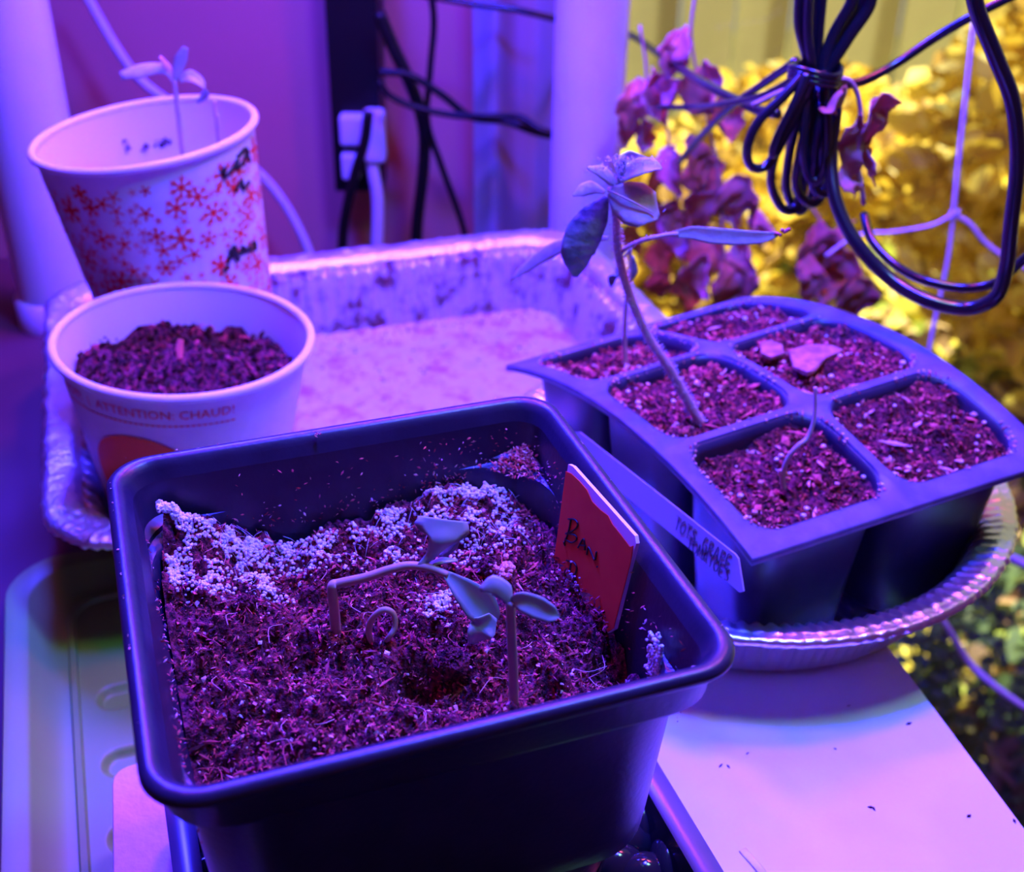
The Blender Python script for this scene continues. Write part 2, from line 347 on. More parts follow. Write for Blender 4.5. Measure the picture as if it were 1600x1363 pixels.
P = [lw(q[0]-.001, q[1]), lw(q[0]-.001, q[1]-.2), lw(q[0]+.055, q[1]-.2), lw(q[0]+.055, q[1])]
P[2] = (A+perp*(Bw+.003)+dirv*.25); P[2][2] = 0
P[1] = np.array([onz(176, 1363, -.1)[0], onz(176, 1363, -.1)[1], 0]); P[1] = P[0]+(P[1]-P[0])*4
P[2] = P[1]+np.array([.04, .0144, 0]); P[3] = P[0]+np.array([.04, .0144, 0])
P = [np.array([p[0], p[1], 0]) for p in P]
st = slab('styrofoam_strip', poly_round(P, .006, 6), -.1226, -.100, m_styro); tag(st, 'rough pinkish white styrofoam strip at lower left, beside the black tray under the square pot', 'styrofoam strip')
g = MB(); pts = [onz(u, v, -.0998) for u, v in ((1126, 1196), (1138, 1198), (1168, 1177), (1361, 1262), (1365, 1264), (1305, 1170), (1514, 1275), (1326, 1103), (1420, 1131), (1585, 1283))]
scatter(g, pts, .0016, (.3, .6), (0,), .1); o = g.build('debris_speck', CH); tag(o, 'dark specks of dirt scattered on the white foam block', 'dirt', kind='stuff')
# pale scratch
g = MB(); g.tube([onz(u, v, -.0998) for u, v in ((1160, 1328), (1178, 1348), (1200, 1375))], .0012, 8, .3).build('scuff', m_styro, bd)

# ------------------------------------------------------------------ cell tray under the pot
ZT = -.084
ta, tb = onz(1012, 1160, ZT), onz(1130, 1363, ZT); tc_, td_ = onz(262, 1250, ZT), onz(270, 1363, ZT)
du = (tb-ta)/np.linalg.norm(tb-ta); dl = (td_-tc_)/np.linalg.norm(td_-tc_)
v = np.array([SA, -CA, 0]);
BR = ta-v*.03; wid = (tc_-BR)@np.array([-CA, -SA, 0])
loc_r = wl(ta)[0]; 
t = thing('cell_tray', 'glossy black cell tray lying under the square pot, violet-lit flat rim', 'seed tray', (0, .0, -.0995))
xr0, xr1 = wl(ta)[0], wl(tb)[0]; xl = wl(td_)[0]; yb = wl(ta)[1]+.030
def trw(x, y, z): return lw(x, y, z)
cx_, cy_ = (xl+(xr0+xr1)/2)/2, yb-.090; thx, thy = ((xr0+xr1)/2-xl)/2, .090
g = MB(); L = []
for ins, z, rad in ((0, ZT-.0035, .006), (0, ZT-.0004, .006), (.0006, ZT, .006), (.0062, ZT, .004), (.0068, ZT-.0006, .004), (.0085, -.0945, .004), (.009, -.0985, .004)):
    L.append([trw(cx_+x, cy_+y, z) for x, y in rr(thx-ins, thy-ins, rad)])
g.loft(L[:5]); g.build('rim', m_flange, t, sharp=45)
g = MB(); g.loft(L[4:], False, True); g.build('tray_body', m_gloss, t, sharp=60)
for i, (u, v_) in enumerate(((1004, 1262), (1042, 1325), (975, 1215))):
    p = onz(u, v_, -.091); g = MB(); L = []
    for k in range(7):
        a = k/6*math.pi/2; L.append([(p[0]+.0075*math.cos(a)*math.cos(b_)*.55, p[1]+.0075*math.cos(a)*math.sin(b_)*1.2, -.0985+.009*math.sin(a)) for b_ in np.linspace(0, 2*math.pi, 16, endpoint=False)])
    g.loft(L, False, True).build('raised_nub', m_gloss, t)
for i, (u, v_) in enumerate(((985, 1290), (1010, 1345), (965, 1330), (322, 1300), (330, 1340))):
    p = onz(u, v_, -.092); g = MB(); L = []
    for k in range(7):
        a = k/6*math.pi/2; L.append([(p[0]+.008*math.cos(a)*math.cos(b_), p[1]+.006*math.cos(a)*math.sin(b_), -.0985+.007*math.sin(a)) for b_ in np.linspace(0, 2*math.pi, 16, endpoint=False)])
    g.loft(L, False, True).build('raised_nub', m_gloss, t)

# ------------------------------------------------------------------ square pot
pot = thing('square_pot', 'black square plastic pot in the foreground, mouldy soil and wilted seedlings inside', 'plant pot', (0, 0, -.0975))
NCp, NSp = 10, 44
def ploop(hw, z, rad, amp=0):
    out = []
    for i, (x, y) in enumerate(rr(hw, hw, rad, NCp, NSp)):
        if amp:
            tt = (y if abs(x) > abs(y) else x)/hw
            k = max(0, min(1, (.5-abs(((tt*3.5) % 1)-.5)*1.0-.12)*12))*(abs(tt) < .8); s = 1-amp*k/hw; 
            if abs(x) > abs(y): x *= s
            else: y *= s
        out.append(lw(x, y, z))
    return out
g = MB(); g.loft([ploop(.034, -.0975, .014), ploop(.0375, -.0972, .015), ploop(.0385, -.0955, .016, .0016), ploop(.043, -.066, .018, .0022), ploop(.0436, -.061, .018, .0022), ploop(.0450, -.059, .018), ploop(.0472, -.056, .017), ploop(.0477, -.050, .017), ploop(.0496, -.018, .015), ploop(.0500, -.0135, .0145)], True, False)
g.build('outer_wall', m_black, pot, sharp=50)
g = MB(); g.loft([ploop(.0500, -.0135, .0145), ploop(.0508, -.0125, .013), ploop(.0525, -.0118, .012), ploop(.0532, -.0105, .011), ploop(.0537, -.0035, .0105), ploop(.0540, -.0026, .0105), ploop(.0556, -.0024, .0105), ploop(.0563, -.0014, .0105), ploop(.0563, -.0004, .0105), ploop(.0556, .0006, .010), ploop(.0544, .0009, .0095), ploop(.0530, .0003, .0085), ploop(.0520, -.0016, .008), ploop(.0510, -.004, .0075)])
g.build('rim', m_black, pot, sharp=60)
g = MB(); g.loft([ploop(.0510, -.004, .0075), ploop(.0498, -.0120, .0075), ploop(.04943, -.0145, .008), ploop(.04938, -.0150, .0195), ploop(.0492, -.0160, .021), ploop(.0462, -.050, .02), ploop(.0375, -.0955, .016)], False, True)
g.build('inner_wall', m_black, pot, sharp=45)
# soil surface (local pot coordinates)
def gauss(x, y, cx, cy, s): return math.exp(-((x-cx)**2+(y-cy)**2)/(2*s*s))
def soil_z(x, y):
    z = -.0250+.0030*gauss(x, y, -.045, .045, .0075)+.0165*gauss(x, y, -.050, .052, .0135)+.0055*gauss(x, y, -.044, .024, .010)+.004*gauss(x, y, .030, .050, .014)+.0035*gauss(x, y, .012, .036, .012)-.0015*gauss(x, y, -.012, .048, .012)
    z -= .008*gauss(x, y, -.0455, -.020, .005)+.010*gauss(x, y, .0020, -.0125, .0036)+.009*gauss(x, y, .0085, -.0190, .0032)+.005*gauss(x, y, -.022, -.002, .003)+.005*gauss(x, y, .030, -.004, .003)+.005*gauss(x, y, -.028, -.033, .003)+.005*gauss(x, y, -.008, .022, .0025)
    z += .0025*gauss(x, y, -.01, -.038, .02)-.002*gauss(x, y, .045, -.02, .010)
    z += .0030*nz(x, y, 55, 1.3, 2)+.0034*nz(x, y, 170, 4.1, 3)-.0030*max(0, nz(x, y, 120, 9.1, 2)-.12)*4*.6+.0014*nz(x, y, 520, 7.7, 2)
    return z
soil = thing('potting_soil', 'dark crumbly potting soil with white mould filling the square pot', 'soil', (0, 0, -.045)); soil['kind'] = 'stuff'
NG = 250; HS = .0480
g = MB(); vs = []; fs = []
for j in range(NG+1):
    for i in range(NG+1):
        a, b_ = 2*i/NG-1, 2*j/NG-1
        # squircle corners so the sheet follows the rounded inner wall
        x, y = a*HS, b_*HS; m_ = max(abs(a), abs(b_)); k = min(abs(a), abs(b_)); sh = 1-.075*(m_**6)*(k**4); x *= sh; y *= sh
        z = soil_z(x, y); sc = 1+(z+.024)*.07*0
        vs.append(lw(x, y, z))
for j in range(NG):
    for i in range(NG): a = j*(NG+1)+i; fs.append((a, a+1, a+NG+2, a+NG+1))
g.add(vs, fs); o = g.build('soil_surface', m_soil, soil); o['kind'] = 'stuff'
g = MB(); pts = []
while len(pts) < 15000:
    x, y = rng.uniform(-.0465, .0465, 2)
    if abs(x) > .040 and abs(y) > .040: continue
    pts.append(lw(x, y, soil_z(x, y)+rng.uniform(0, .0006)))
scatter(g, pts[:9500], .0015, (.15, .5), (0, 0, 1, 1, 1, 2, 2), .8); scatter(g, pts[9500:10000], .0034, (.12, .35), (0, 1, 1, 2), .5)
scatter(g, pts[10000:14700], .0010, (.5, 1), (0, 1, 1, 2, 2, 3), .8)
scatter(g, pts[14700:14960], .0013, (.6, 1), (3, 4), .5)
scatter(g, pts[14960:], .006, (.08, .18), (2, 2, 3), .3)
for k in range(70):   # long root fibres
    p = pts[random.randrange(len(pts))]; a = random.uniform(0, 6.28); L_ = random.uniform(.003, .008)
    g.tube(cr([p+np.array([0, 0, .0006]), p+np.array([math.cos(a)*L_*.5, math.sin(a)*L_*.5, .0014]), p+np.array([math.cos(a+.6)*L_, math.sin(a+.6)*L_, .0008])], 3), .00009, 4, mi=random.choice((2, 3)))
o = g.build('soil_fibres', CH, soil, smooth=False); o['kind'] = 'stuff'
# clods
g = MB()
for cx, cy, s in ((.0095, -.0115, .0042), (.010, -.006, .0032), (.000, .004, .0022), (-.03, .018, .0026), (.028, .018, .003), (.033, .006, .002), (-.01, .013, .002), (.016, -.003, .002)):
    n0 = len(g.v); ico(g, (0, 0, 0), 1)
    import bmesh
    vsn = []
    P0 = lw(cx, cy, soil_z(cx, cy)+s*.35)
    for k in range(n0, len(g.v)):
        q = Vector(g.v[k]); q = q*s*(1+.25*noise.noise(q*2+Vector((cx*900, cy*900, 0)))); g.v[k] = (P0[0]+q.x, P0[1]+q.y, P0[2]+q.z*.7)
    scatter(g, [(P0[0]+math.cos(a)*s*.9*c_, P0[1]+math.sin(a)*s*.9*c_, P0[2]+s*.7*math.sqrt(max(0, 1-c_*c_))) for a, c_ in [(random.uniform(0, 6.28), random.uniform(.1, 1)) for _ in range(160)]], .0011, (.3, .8), (0, 0, 0))
for k in range(40):
    p = wl(onz(random.gauss(790, 9), random.gauss(893, 7), -.023)); ico(g, lw(p[0], p[1], soil_z(p[0], p[1])+random.uniform(.0004, .0022)), random.uniform(.0005, .0010), 1)
o = g.build('soil_clods', [m_soil, m_c4], soil, smooth=False); o['kind'] = 'stuff'
# white mould beads
blobs = []
for u, v, s, n in ((235, 800, 26, 520), (270, 850, 28, 330), (330, 790, 22, 150), (235, 900, 14, 120), (300, 880, 26, 260), (355, 860, 26, 330), (420, 850, 24, 330), (480, 865, 18, 180), (330, 930, 18, 90), (400, 900, 18, 130), (520, 850, 14, 70), (560, 850, 16, 90), (545, 880, 12, 70), (610, 830, 22, 180), (640, 800, 22, 180), (700, 790, 26, 260), (755, 800, 24, 280), (790, 830, 20, 220), (740, 840, 24, 240), (620, 870, 14, 90), (670, 830, 18, 130), (425, 925, 12, 60), (672, 942, 15, 150), (700, 935, 10, 50), (775, 775, 14, 80), (385, 835, 14, 120), (250, 770, 14, 150)):
    for k in range(int(n*1.35)):
        p = wl(onz(rng.normal(u, s), rng.normal(v, s*.75), -.0235 if u > 300 else -.018)); blobs.append(p)
mo = thing('white_mould', 'clusters of tiny white mould beads along the back edge of the soil in the square pot', 'mould', (0, 0, -.03)); mo['kind'] = 'stuff'
g = MB(); gw = MB(); cnt = 0
for p in blobs:
    x, y = p[0], p[1]
    if y > .0455: y = .0455-abs(rng.normal(0, .002))
    if x < -.0458: x = -.0458+abs(rng.normal(0, .001))
    z = soil_z(x, y)
    if noise.noise((x*170, y*170, 3))+.4*noise.noise((x*420, y*420, 3)) < (-.22 if x < -.02 else -.08): continue
    ico(g, lw(x, y, z+rng.uniform(.0002, .0011)), rng.uniform(.00032, .00056)); cnt += 1
o = g.build('mould_beads', m_mould, mo); o['kind'] = 'stuff'
g = MB(); T_ = []
for p in blobs[::14]:
    x, y = max(-.0468, min(.046, p[0])), min(.0465, p[1]); z = soil_z(x, y); a = random.uniform(0, 6.28); L_ = random.uniform(.002, .005)
    q = lw(x, y, z+.0009); q2 = lw(x+math.cos(a)*L_, y+math.sin(a)*L_, 0); xx, yy = x+math.cos(a)*L_, y+math.sin(a)*L_
    if abs(xx) > .047 or abs(yy) > .047 or x < -.032: continue
    g.tube([q, (q+lw(xx, yy, soil_z(xx, yy)+.0009))/2+np.array([0, 0, .0004]), lw(xx, yy, soil_z(xx, yy)+.0009)], .00005, 3)
o = g.build('mould_threads', m_mould, mo); o['kind'] = 'stuff'
# mould patches on right inner wall
g = MB()
for k in range(150):
    p = onz(rng.normal(1030, 4), rng.normal(1003, 9), -.012); l_ = wl(p); ico(g, lw(.0480, l_[1], -.0175+rng.normal(0, .0035)), rng.uniform(.0003, .0007))
o = g.build('wall_mould', m_mould, mo); o['kind'] = 'stuff'
# crumbs stuck to the walls and the corner ledge
g = MB(); pts = []
for k in range(420):
    u = random.uniform(430, 900); z = -abs(random.gauss(.010, .006))-.004; lx = (u-460)/10500*1.05-.015; lx = random.uniform(-.03, .049)
    if random.random() < .5: lx = .02+abs(random.gauss(0, .016))
    z = random.uniform(-.022, -.005) if random.random() < .5 else random.uniform(-.022, -.016)
    if lx < .047: pts.append(lw(lx, .0493+(z+.0145)*.09-.0003, z))
for k in range(220):
    ly = random.uniform(-.045, .046); z = random.uniform(-.024, -.006); pts.append(lw(.0493+(z+.0145)*.09-.0003, ly, z))
for k in range(160):
    ly = random.uniform(-.045, .04); z = random.uniform(-.024, -.010); pts.append(lw(-.0493-(z+.0145)*.09+.0003, ly, z))
scatter(g, pts, .0011, (.2, .5), (1, 2, 3))
pts = []
for k in range(650):   # heap on the ledge in the far right corner
    x = .0486-abs(random.gauss(0, .0050)); y = .0486-abs(random.gauss(0, .0050))
    if x+y > .0815: pts.append(lw(x, y, -.0143+max(0, (x+y-.085))*.35+random.uniform(0, .0007)))
scatter(g, pts, .0012, (.2, .6), (1, 2, 2, 3))
pts = [lw(random.uniform(-.054, .054), .0552+random.uniform(-.0008, .0006), .0010) for _ in range(14)]+[lw(-.0552, random.uniform(-.05, .05), .0010) for _ in range(16)]+[lw(.0552, random.uniform(-.05, .05), .0010) for _ in range(8)]
scatter(g, pts, .0006, (.4, .9), (3, 4))
p = onz(497, 680, .001); scatter(g, [p+np.array([random.gauss(0, .0007), random.gauss(0, .0005), random.uniform(0, .0006)]) for _ in range(16)], .0010, (.2, .5), (2, 3))
o = g.build('soil_crumb', CH, smooth=False); tag(o, 'loose soil crumbs stuck on the inner walls and far corner ledge of the square pot', 'soil crumbs', kind='stuff')

# ------------------------------------------------------------------ seedlings in the square pot
def px(pts, f=ony):
    return [f(*p) for p in pts]
YB = .012
def stemtube(name, pts, r0, r1, m, parent, n=6, k=8):
    P = cr(pts, k); return MB().tube(P, list(np.linspace(r0, r1, len(P))), 8).build(name, m, parent)
b0 = onz(525, 988, -.0245); yb = b0[1]
t = thing('bent_seedling', 'wilted seedling with kinked arching stem and folded leaves, left of centre in square pot', 'seedling', tuple(b0))
S = [b0, ony(522, 950, yb), ony(519, 918, yb), ony(530, 912, yb+.0005), ony(570, 903, yb), ony(610, 890, yb), ony(640, 884, yb), ony(672, 888, yb-.001), ony(700, 899, yb-.002)]
stemtube('stem', S, .00125, .00085, m_stem, t)
def lf(name, mid, wd, side, m, parent, cup=.25, k=4, th=.00025, wav=0):
    P = cr(mid, k); W = np.interp(np.linspace(0, len(wd)-1, len(P)), range(len(wd)), wd)
    return solid(leafmesh(MB(), P, list(W), side, cup, 3, wav=wav, seed=len(P)).build(name, m, parent), th, 0)
o = lf('leaf', [ony(655, 886, yb-.001), ony(675, 868, yb), ony(690, 848, yb), ony(695, 825, yb+.002), ony(697, 812, yb+.003)], [.0006, .0012, .0030, .0062, .0052], (1, .15, -.25), m_leafg, t, .5)
lf('leaf', [ony(688, 872, yb+.001), ony(700, 862, yb+.003), ony(712, 850, yb+.005), ony(718, 838, yb+.006)], [.0006, .0016, .0022, .0008], (.5, .6, -.5), m_leafdark, t, .3)
lf('leaf', [ony(697, 897, yb-.002), ony(722, 920, yb-.003), ony(748, 944, yb-.003), ony(768, 966, yb-.003), ony(774, 974, yb-.003)], [.0008, .0026, .0040, .0022, .0003], (.6, .5, .55), m_leafg, t, .3)
lf('leaf', [ony(770, 962, yb-.004), ony(757, 977, yb-.005), ony(746, 990, yb-.006), ony(736, 1006, yb-.006)], [.0012, .0030, .0030, .0006], (.9, .3, .3), m_leafg, t, .3)
lf('leaf', [ony(668, 884, yb), ony(690, 877, yb), ony(715, 876, yb)], [.0005, .0009, .0003], (0, 1, .3), m_leafg, t)
b1 = onz(803, 1104, -.0235); yb = b1[1]
t = thing('upright_seedling', 'small upright seedling with two narrow seed leaves, near the front of the square pot', 'seedling', tuple(b1))
stemtube('stem', [b1, ony(802, 1050, yb), ony(799, 990, yb), ony(798, 940, yb)], .00105, .00095, m_stem, t)
lf('seed_leaf', [ony(798, 942, yb), ony(790, 926, yb), ony(770, 915, yb), ony(750, 922, yb)], [.0009, .0018, .0020, .0004], (.25, .5, .8), m_leafg, t)
lf('seed_leaf', [ony(800, 940, yb), ony(815, 940, yb-.001), ony(842, 950, yb-.002), ony(862, 960, yb-.003), ony(874, 964, yb-.003)], [.0008, .0020, .0023, .0017, .0002], (-.2, .5, .8), m_leafg, t)
b2 = onz(580, 1003, -.0245); yb = b2[1]
t = thing('looped_seedling', 'sprout whose pale stem loops back into the soil, beside the bent seedling', 'seedling', tuple(b2))
stemtube('stem', [b2, ony(576, 985, yb), ony(583, 965, yb), ony(600, 953, yb), ony(615, 960, yb), ony(617, 980, yb-.001), ony(608, 996, yb-.002), onz(598, 1008, -.0255)], .0008, .0006, m_stem, t)

# ------------------------------------------------------------------ orange BAN tag
TL, TR, BT = onz(888, 728, .002), onz(990, 843, .002), onz(952, 982, -.023)
nrm = np.cross(TR-TL, BT-TL); nrm /= np.linalg.norm(nrm)
if nrm@(CAM-TL) < 0: nrm = -nrm
t = thing('plant_label', 'orange paper-covered plant label with handwriting, leaning on the right wall of the square pot', 'plant label', tuple(onplane(930, 960, TL, nrm)))
def plate(poly, off, th):
    F = [onplane(u, v, TL, nrm)+nrm*off for u, v in poly]; g = MB(); g.loft([[p-nrm*th for p in F], F], True, True); return g
plate([(886, 726), (893, 729), (990, 838), (992, 850), (984, 880), (958, 984), (948, 990), (925, 950), (880, 905), (866, 868)], -.0003, .0009).build('plastic_stake', m_tagwhite, t, smooth=False)
plate([(884, 737), (892, 740), (905, 752), (917, 766), (925, 784), (938, 797), (950, 806), (957, 820), (970, 836), (984, 855), (989, 853), (984, 882), (958, 982), (949, 988), (938, 968), (930, 962), (931, 950), (920, 944), (922, 928), (910, 925), (905, 915), (890, 912), (880, 900), (874, 884), (866, 872)], .0, .0002).build('paper_wrap', m_tagred, t, smooth=False)
g = MB()
for s in ([(889, 811), (899, 812), (904, 820), (897, 829), (885, 834)], [(893, 812), (889, 832), (882, 850)], [(885, 834), (899, 836), (902, 843), (894, 848), (884, 842)], [(882, 846), (884, 853)], [(904, 856), (913, 842), (915, 860)], [(907, 852), (916, 853)], [(918, 867), (921, 855), (930, 875), (933, 862)], [(934, 885), (934.5, 886.5)], [(886, 876), (896, 878), (902, 886), (900, 896), (894, 900)], [(893, 880), (891, 892)]):
    g.tube(cr([onplane(u, v, TL, nrm)+nrm*.0002 for u, v in s], 4), .00022, 5)
g.build('handwriting', m_blackink, t)
g = MB(); P = []
for k in range(260):
    f = random.random(); u = 868+f*82+random.gauss(0, 5); v = 880+f*100+random.gauss(0, 9); P.append(onplane(u, v, TL, nrm)+nrm*random.uniform(.0002, .0016))
scatter(g, P, .0015, (.2, .6), (0, 0, 1, 1, 2), .8)
for k in range(70): ico(g, onplane(random.gauss(892, 9), random.gauss(910, 10), TL, nrm)+nrm*.0006, random.uniform(.0002, .0004), 5)
o = g.build('clinging_soil', CH+[m_mould], t, smooth=False); o['kind'] = 'stuff'

# ------------------------------------------------------------------ pie dish
PCx, PCy = .1050, .1450
t = thing('pie_dish', 'round fluted aluminium foil pie dish under the six-cell seedling tray', 'foil dish', (PCx, PCy, -.0990))
NP = 720
def tl(r, z, amp=0, jit=.0002, per=128):
    out = []
    for k in range(NP):
        a = 2*math.pi*k/NP; rr_ = r+amp*math.sin(per*a+1.6*math.sin(5*a)+.7*math.sin(17*a))+jit*noise.noise((math.cos(a)*40, math.sin(a)*40, r*300)); out.append((PCx+rr_*math.cos(a), PCy+rr_*math.sin(a), z+amp*.6*math.sin(per*a+1.6*math.sin(5*a)+.7*math.sin(17*a)+1)+jit*noise.noise((math.cos(a)*30, math.sin(a)*30, z*500+5))))
    return out
g = MB(); g.loft([tl(.001, -.0988, 0), tl(.03, -.0988), tl(.068, -.0988), tl(.0715, -.0984), tl(.073, -.0970), tl(.0748, -.0905, .0006), tl(.0766, -.083, .0010), tl(.0785, -.0755, .0011), tl(.0797, -.0732, .0010), tl(.0812, -.0722, .0008)], True)
g.build('fluted_wall', m_alu, t)
g = MB(); g.loft([tl(.0812, -.0722, .0008), tl(.0835, -.0714, .0006, .0003), tl(.0858, -.0704, .0005, .0004), tl(.0872, -.0700, .0001, .0005), tl(.0884, -.0706, .0001, .0005), tl(.0896, -.0699, 0, .0004), tl(.0908, -.0704, .0001, .0004), tl(.0914, -.0716, .0001, .0004), tl(.0909, -.0728, .0001, .0004), tl(.0896, -.0732)])
g.build('rolled_rim', m_alu, t)

# ------------------------------------------------------------------ six cell tray
Nn, Lf, Bk, Rt = onz(1176, 872, -.045), onz(793, 570, -.046), onz(1160, 464, -.040), onz(1650, 717, -.045)
def S6(u, v, dz=0):
    p = Nn*(1-u)*(1-v)+Lf*u*(1-v)+Bk*u*v+Rt*(1-u)*v
    return p+np.array([0, 0, .0125*4*u*(1-u)*(1+.25*v)*(1 if True else 0)+dz])
six = thing('six_cell_tray', 'dusty black six-cell seedling tray standing in the foil pie dish', 'seedling tray', tuple(S6(.5, .5)*np.array([1, 1, 0])+np.array([0, 0, -.0975])))
cells = {}
UM, VM = .045, .055
gs = MB()
NT = 16
for iu in range(3):
    for iv in range(2):
        u0, u1 = iu/3, (iu+1)/3; v0, v1 = iv/2, (iv+1)/2
        a0 = UM if iu == 0 else u0+.012; a1 = 1-UM if iu == 2 else u1-.012; c0_ = VM if iv == 0 else v0+.016; c1_ = 1-VM if iv == 1 else v1-.016
        hu, hv = (a1-a0)/2, (c1_-c0_)/2; cu_, cv_ = (a0+a1)/2, (c0_+c1_)/2
        inner = rr(hu, hv*1.0, .075, 8, 8)
        # aspect: radius differs in u / v so scale the corner a little
        lp = [(cu_+x, cv_+y) for x, y in inner]
        ou, ov = (u1-u0)/2, (v1-v0)/2; mu, mv = (u0+u1)/2, (v0+v1)/2
        outer = []
        for x, y in inner:
            k = 1/max(abs(x)/hu, abs(y)/hv); outer.append((mu+x*k*ou/hu, mv+y*k*ov/hv))
        # snap the corner samples to exact corners
        for cxs in (-1, 1):
            for cys in (-1, 1):
                j = min(range(len(outer)), key=lambda q: (outer[q][0]-(mu+cxs*ou))**2+(outer[q][1]-(mv+cys*ov))**2); outer[j] = (mu+cxs*ou, mv+cys*ov)
        mid = [((a[0]*.85+b_[0]*.15), (a[1]*.85+b_[1]*.15)) for a, b_ in zip(lp, outer)]
        gs.loft([[S6(*p) for p in outer], [S6(*p) for p in mid], [S6(p[0], p[1], -.0008) for p in lp]])
        cells[(iu, iv)] = (cu_, cv_, hu, hv, lp)
        g = MB(); cc = S6(cu_, cv_); L_ = []
        for k, (dz, s) in enumerate(((-.0008, 1), (-.004, .985), (-.02, .93), (-.045, .82), (-.0515, .77))):
            L_.append([np.array([cc[0]+(q[0]-cc[0])*s, cc[1]+(q[1]-cc[1])*s, q[2]*(1 if k < 2 else 0)+(0 if k < 2 else 0)+(dz if k < 2 else 0)+(0 if k < 2 else (cc[2]+dz if k < 4 else -.0972))]) for q in [S6(*p) for p in lp]])
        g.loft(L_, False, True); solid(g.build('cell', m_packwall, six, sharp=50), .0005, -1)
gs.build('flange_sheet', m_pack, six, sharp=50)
# turned-down lip round the edge
g = MB(); edge = [(k/20, 0) for k in range(20)]+[(1, k/16) for k in range(16)]+[(1-k/20, 1) for k in range(20)]+[(0, 1-k/16) for k in range(16)]
g.loft([[S6(*p) for p in edge], [S6(.5+(u-.5)*1.006, .5+(v-.5)*1.006, -.0006) for u, v in edge], [S6(.5+(u-.5)*1.008, .5+(v-.5)*1.008, -.0022) for u, v in edge]])
solid(g.build('turned_lip', m_pack, six), .0005, -1)
def cell_soil(key, label, depth, seed, tilt=(0, 0), extra=0, bound=.975):
    cu_, cv_, hu, hv, lp = cells[key]; cc = S6(cu_, cv_)
    base_ = np.array([cc[0], cc[1], cc[2]-depth]); t = thing('cell_soil', label, 'soil', tuple(base_), 'soil in the six cells'); t['kind'] = 'stuff'
    def sz(x, y, q): return q[2]-depth+tilt[0]*(x-cc[0])+tilt[1]*(y-cc[1])+.0026*nz(x, y, 90, seed, 2)+.0026*nz(x, y, 230, seed+3, 3)
    rings = []; SP = []
    for k in range(26):
        s = bound*(1-k/25*.995); row = []
        for (u, v) in lp:
            uu, vv = cu_+(u-cu_)*s, cv_+(v-cv_)*s; q = S6(uu, vv); z = sz(q[0], q[1], q); row.append((q[0], q[1], z))
        rings.append(row)
        if k: SP += row
    g = MB(); g.loft(rings, False, True); o = g.build('soil_surface', m_soil, t); o['kind'] = 'stuff'
    g = MB(); P = []
    for k in range(1500):
        j = random.randrange(len(lp)); s = bound*.98*math.sqrt(random.random()); u, v = cu_+(lp[j][0]-cu_)*s, cv_+(lp[j][1]-cv_)*s; q = S6(u, v); P.append((q[0], q[1], sz(q[0], q[1], q)+random.uniform(0, .0007)))
    scatter(g, P[:1050], .0022, (.15, .5), (0, 0, 1, 1, 2, 2), .5); scatter(g, P[1050:1380], .0018, (.5, 1), (0, 1, 2, 2), .6); scatter(g, P[1380:1440], .0034, (.4, .8), (1, 2, 2, 3), .4); scatter(g, P[1440:1452], .0075, (.10, .2), (2, 3), .15)
    for p in P[1452:1478]: ico(g, p, random.uniform(.0004, .0011), random.choice((3, 4, 4)))
    o = g.build('soil_fibres', CH, t, smooth=False); o['kind'] = 'stuff'
    # grains caught along the rim of the cell
    g = MB(); P = []
    for k in range(300):
        j = random.randrange(len(lp)); s = random.uniform(.97, 1.04); u, v = cu_+(lp[j][0]-cu_)*s, cv_+(lp[j][1]-cv_)*s; q = S6(u, v)
        if noise.noise((u*9+seed, v*9, 0)) > -.05: P.append((q[0], q[1], q[2]+.0003-(.002*random.random() if s < 1 else 0)))
    scatter(g, P, .0010, (.5, 1), (2, 3, 3, 4), .5); o = g.build('rim_grains', CH, t, smooth=False); o['kind'] = 'stuff'
    return sz
cell_soil((0, 0), 'soil in the nearest cell of the six-cell tray, with a thin bare sprout', .0065, 11, (.03, .10))
cell_soil((0, 1), 'soil in the near right cell of the six-cell tray, with a wood splinter', .0045, 23, (.0, .03))
cell_soil((1, 0), 'soil in the middle left cell of the six-cell tray, around the tall tomato stem', .0050, 31)
cell_soil((1, 1), 'soil in the middle right cell of the six-cell tray, with a flat pale bark chip', .0032, 47)
cell_soil((2, 0), 'soil in the far left cell of the six-cell tray, with pale perlite lumps', .0050, 53)
cell_soil((2, 1), 'soil in the far right cell of the six-cell tray, behind the bark chip', .0040, 61)
# bark chip, splinter
zc = S6(.5, .76)[2]-.0015
g = MB(); F = [onz(u, v, zc+.001) for u, v in ((1233, 548), (1262, 540), (1300, 537), (1318, 548), (1290, 560), (1275, 577), (1262, 584), (1240, 572))]
g.loft([[p-np.array([0, 0, .0012]) for p in F], [p+np.array([0,0,.0006*math.sin(i*2.3)]) for i,p in enumerate(F)]], True, True); o = g.build('bark_chip', m_bark, smooth=False); tag(o, 'flat pale bark chip lying on the soil of the middle right cell', 'bark chip')
g = MB(); F = [onz(u, v, zc+.001) for u, v in ((1188, 535), (1205, 531), (1222, 538), (1225, 552), (1205, 558), (1190, 552))]
g.loft([[p-np.array([0, 0, .0012]) for p in F], F], True, True); o = g.build('bark_chip', m_bark, smooth=False); tag(o, 'smaller bark chip left of the flat pale one in the middle right cell', 'bark chip')
g = MB(); z_ = -.0375; g.tube([onz(1352, 652, z_), onz(1385, 625, z_+.001), onz(1418, 598, z_+.002)], [.0007, .0010, .0006], 6, .6); o = g.build('wood_splinter', m_c2, smooth=False); tag(o, 'long brown wood splinter lying across the near right cell', 'wood splinter')

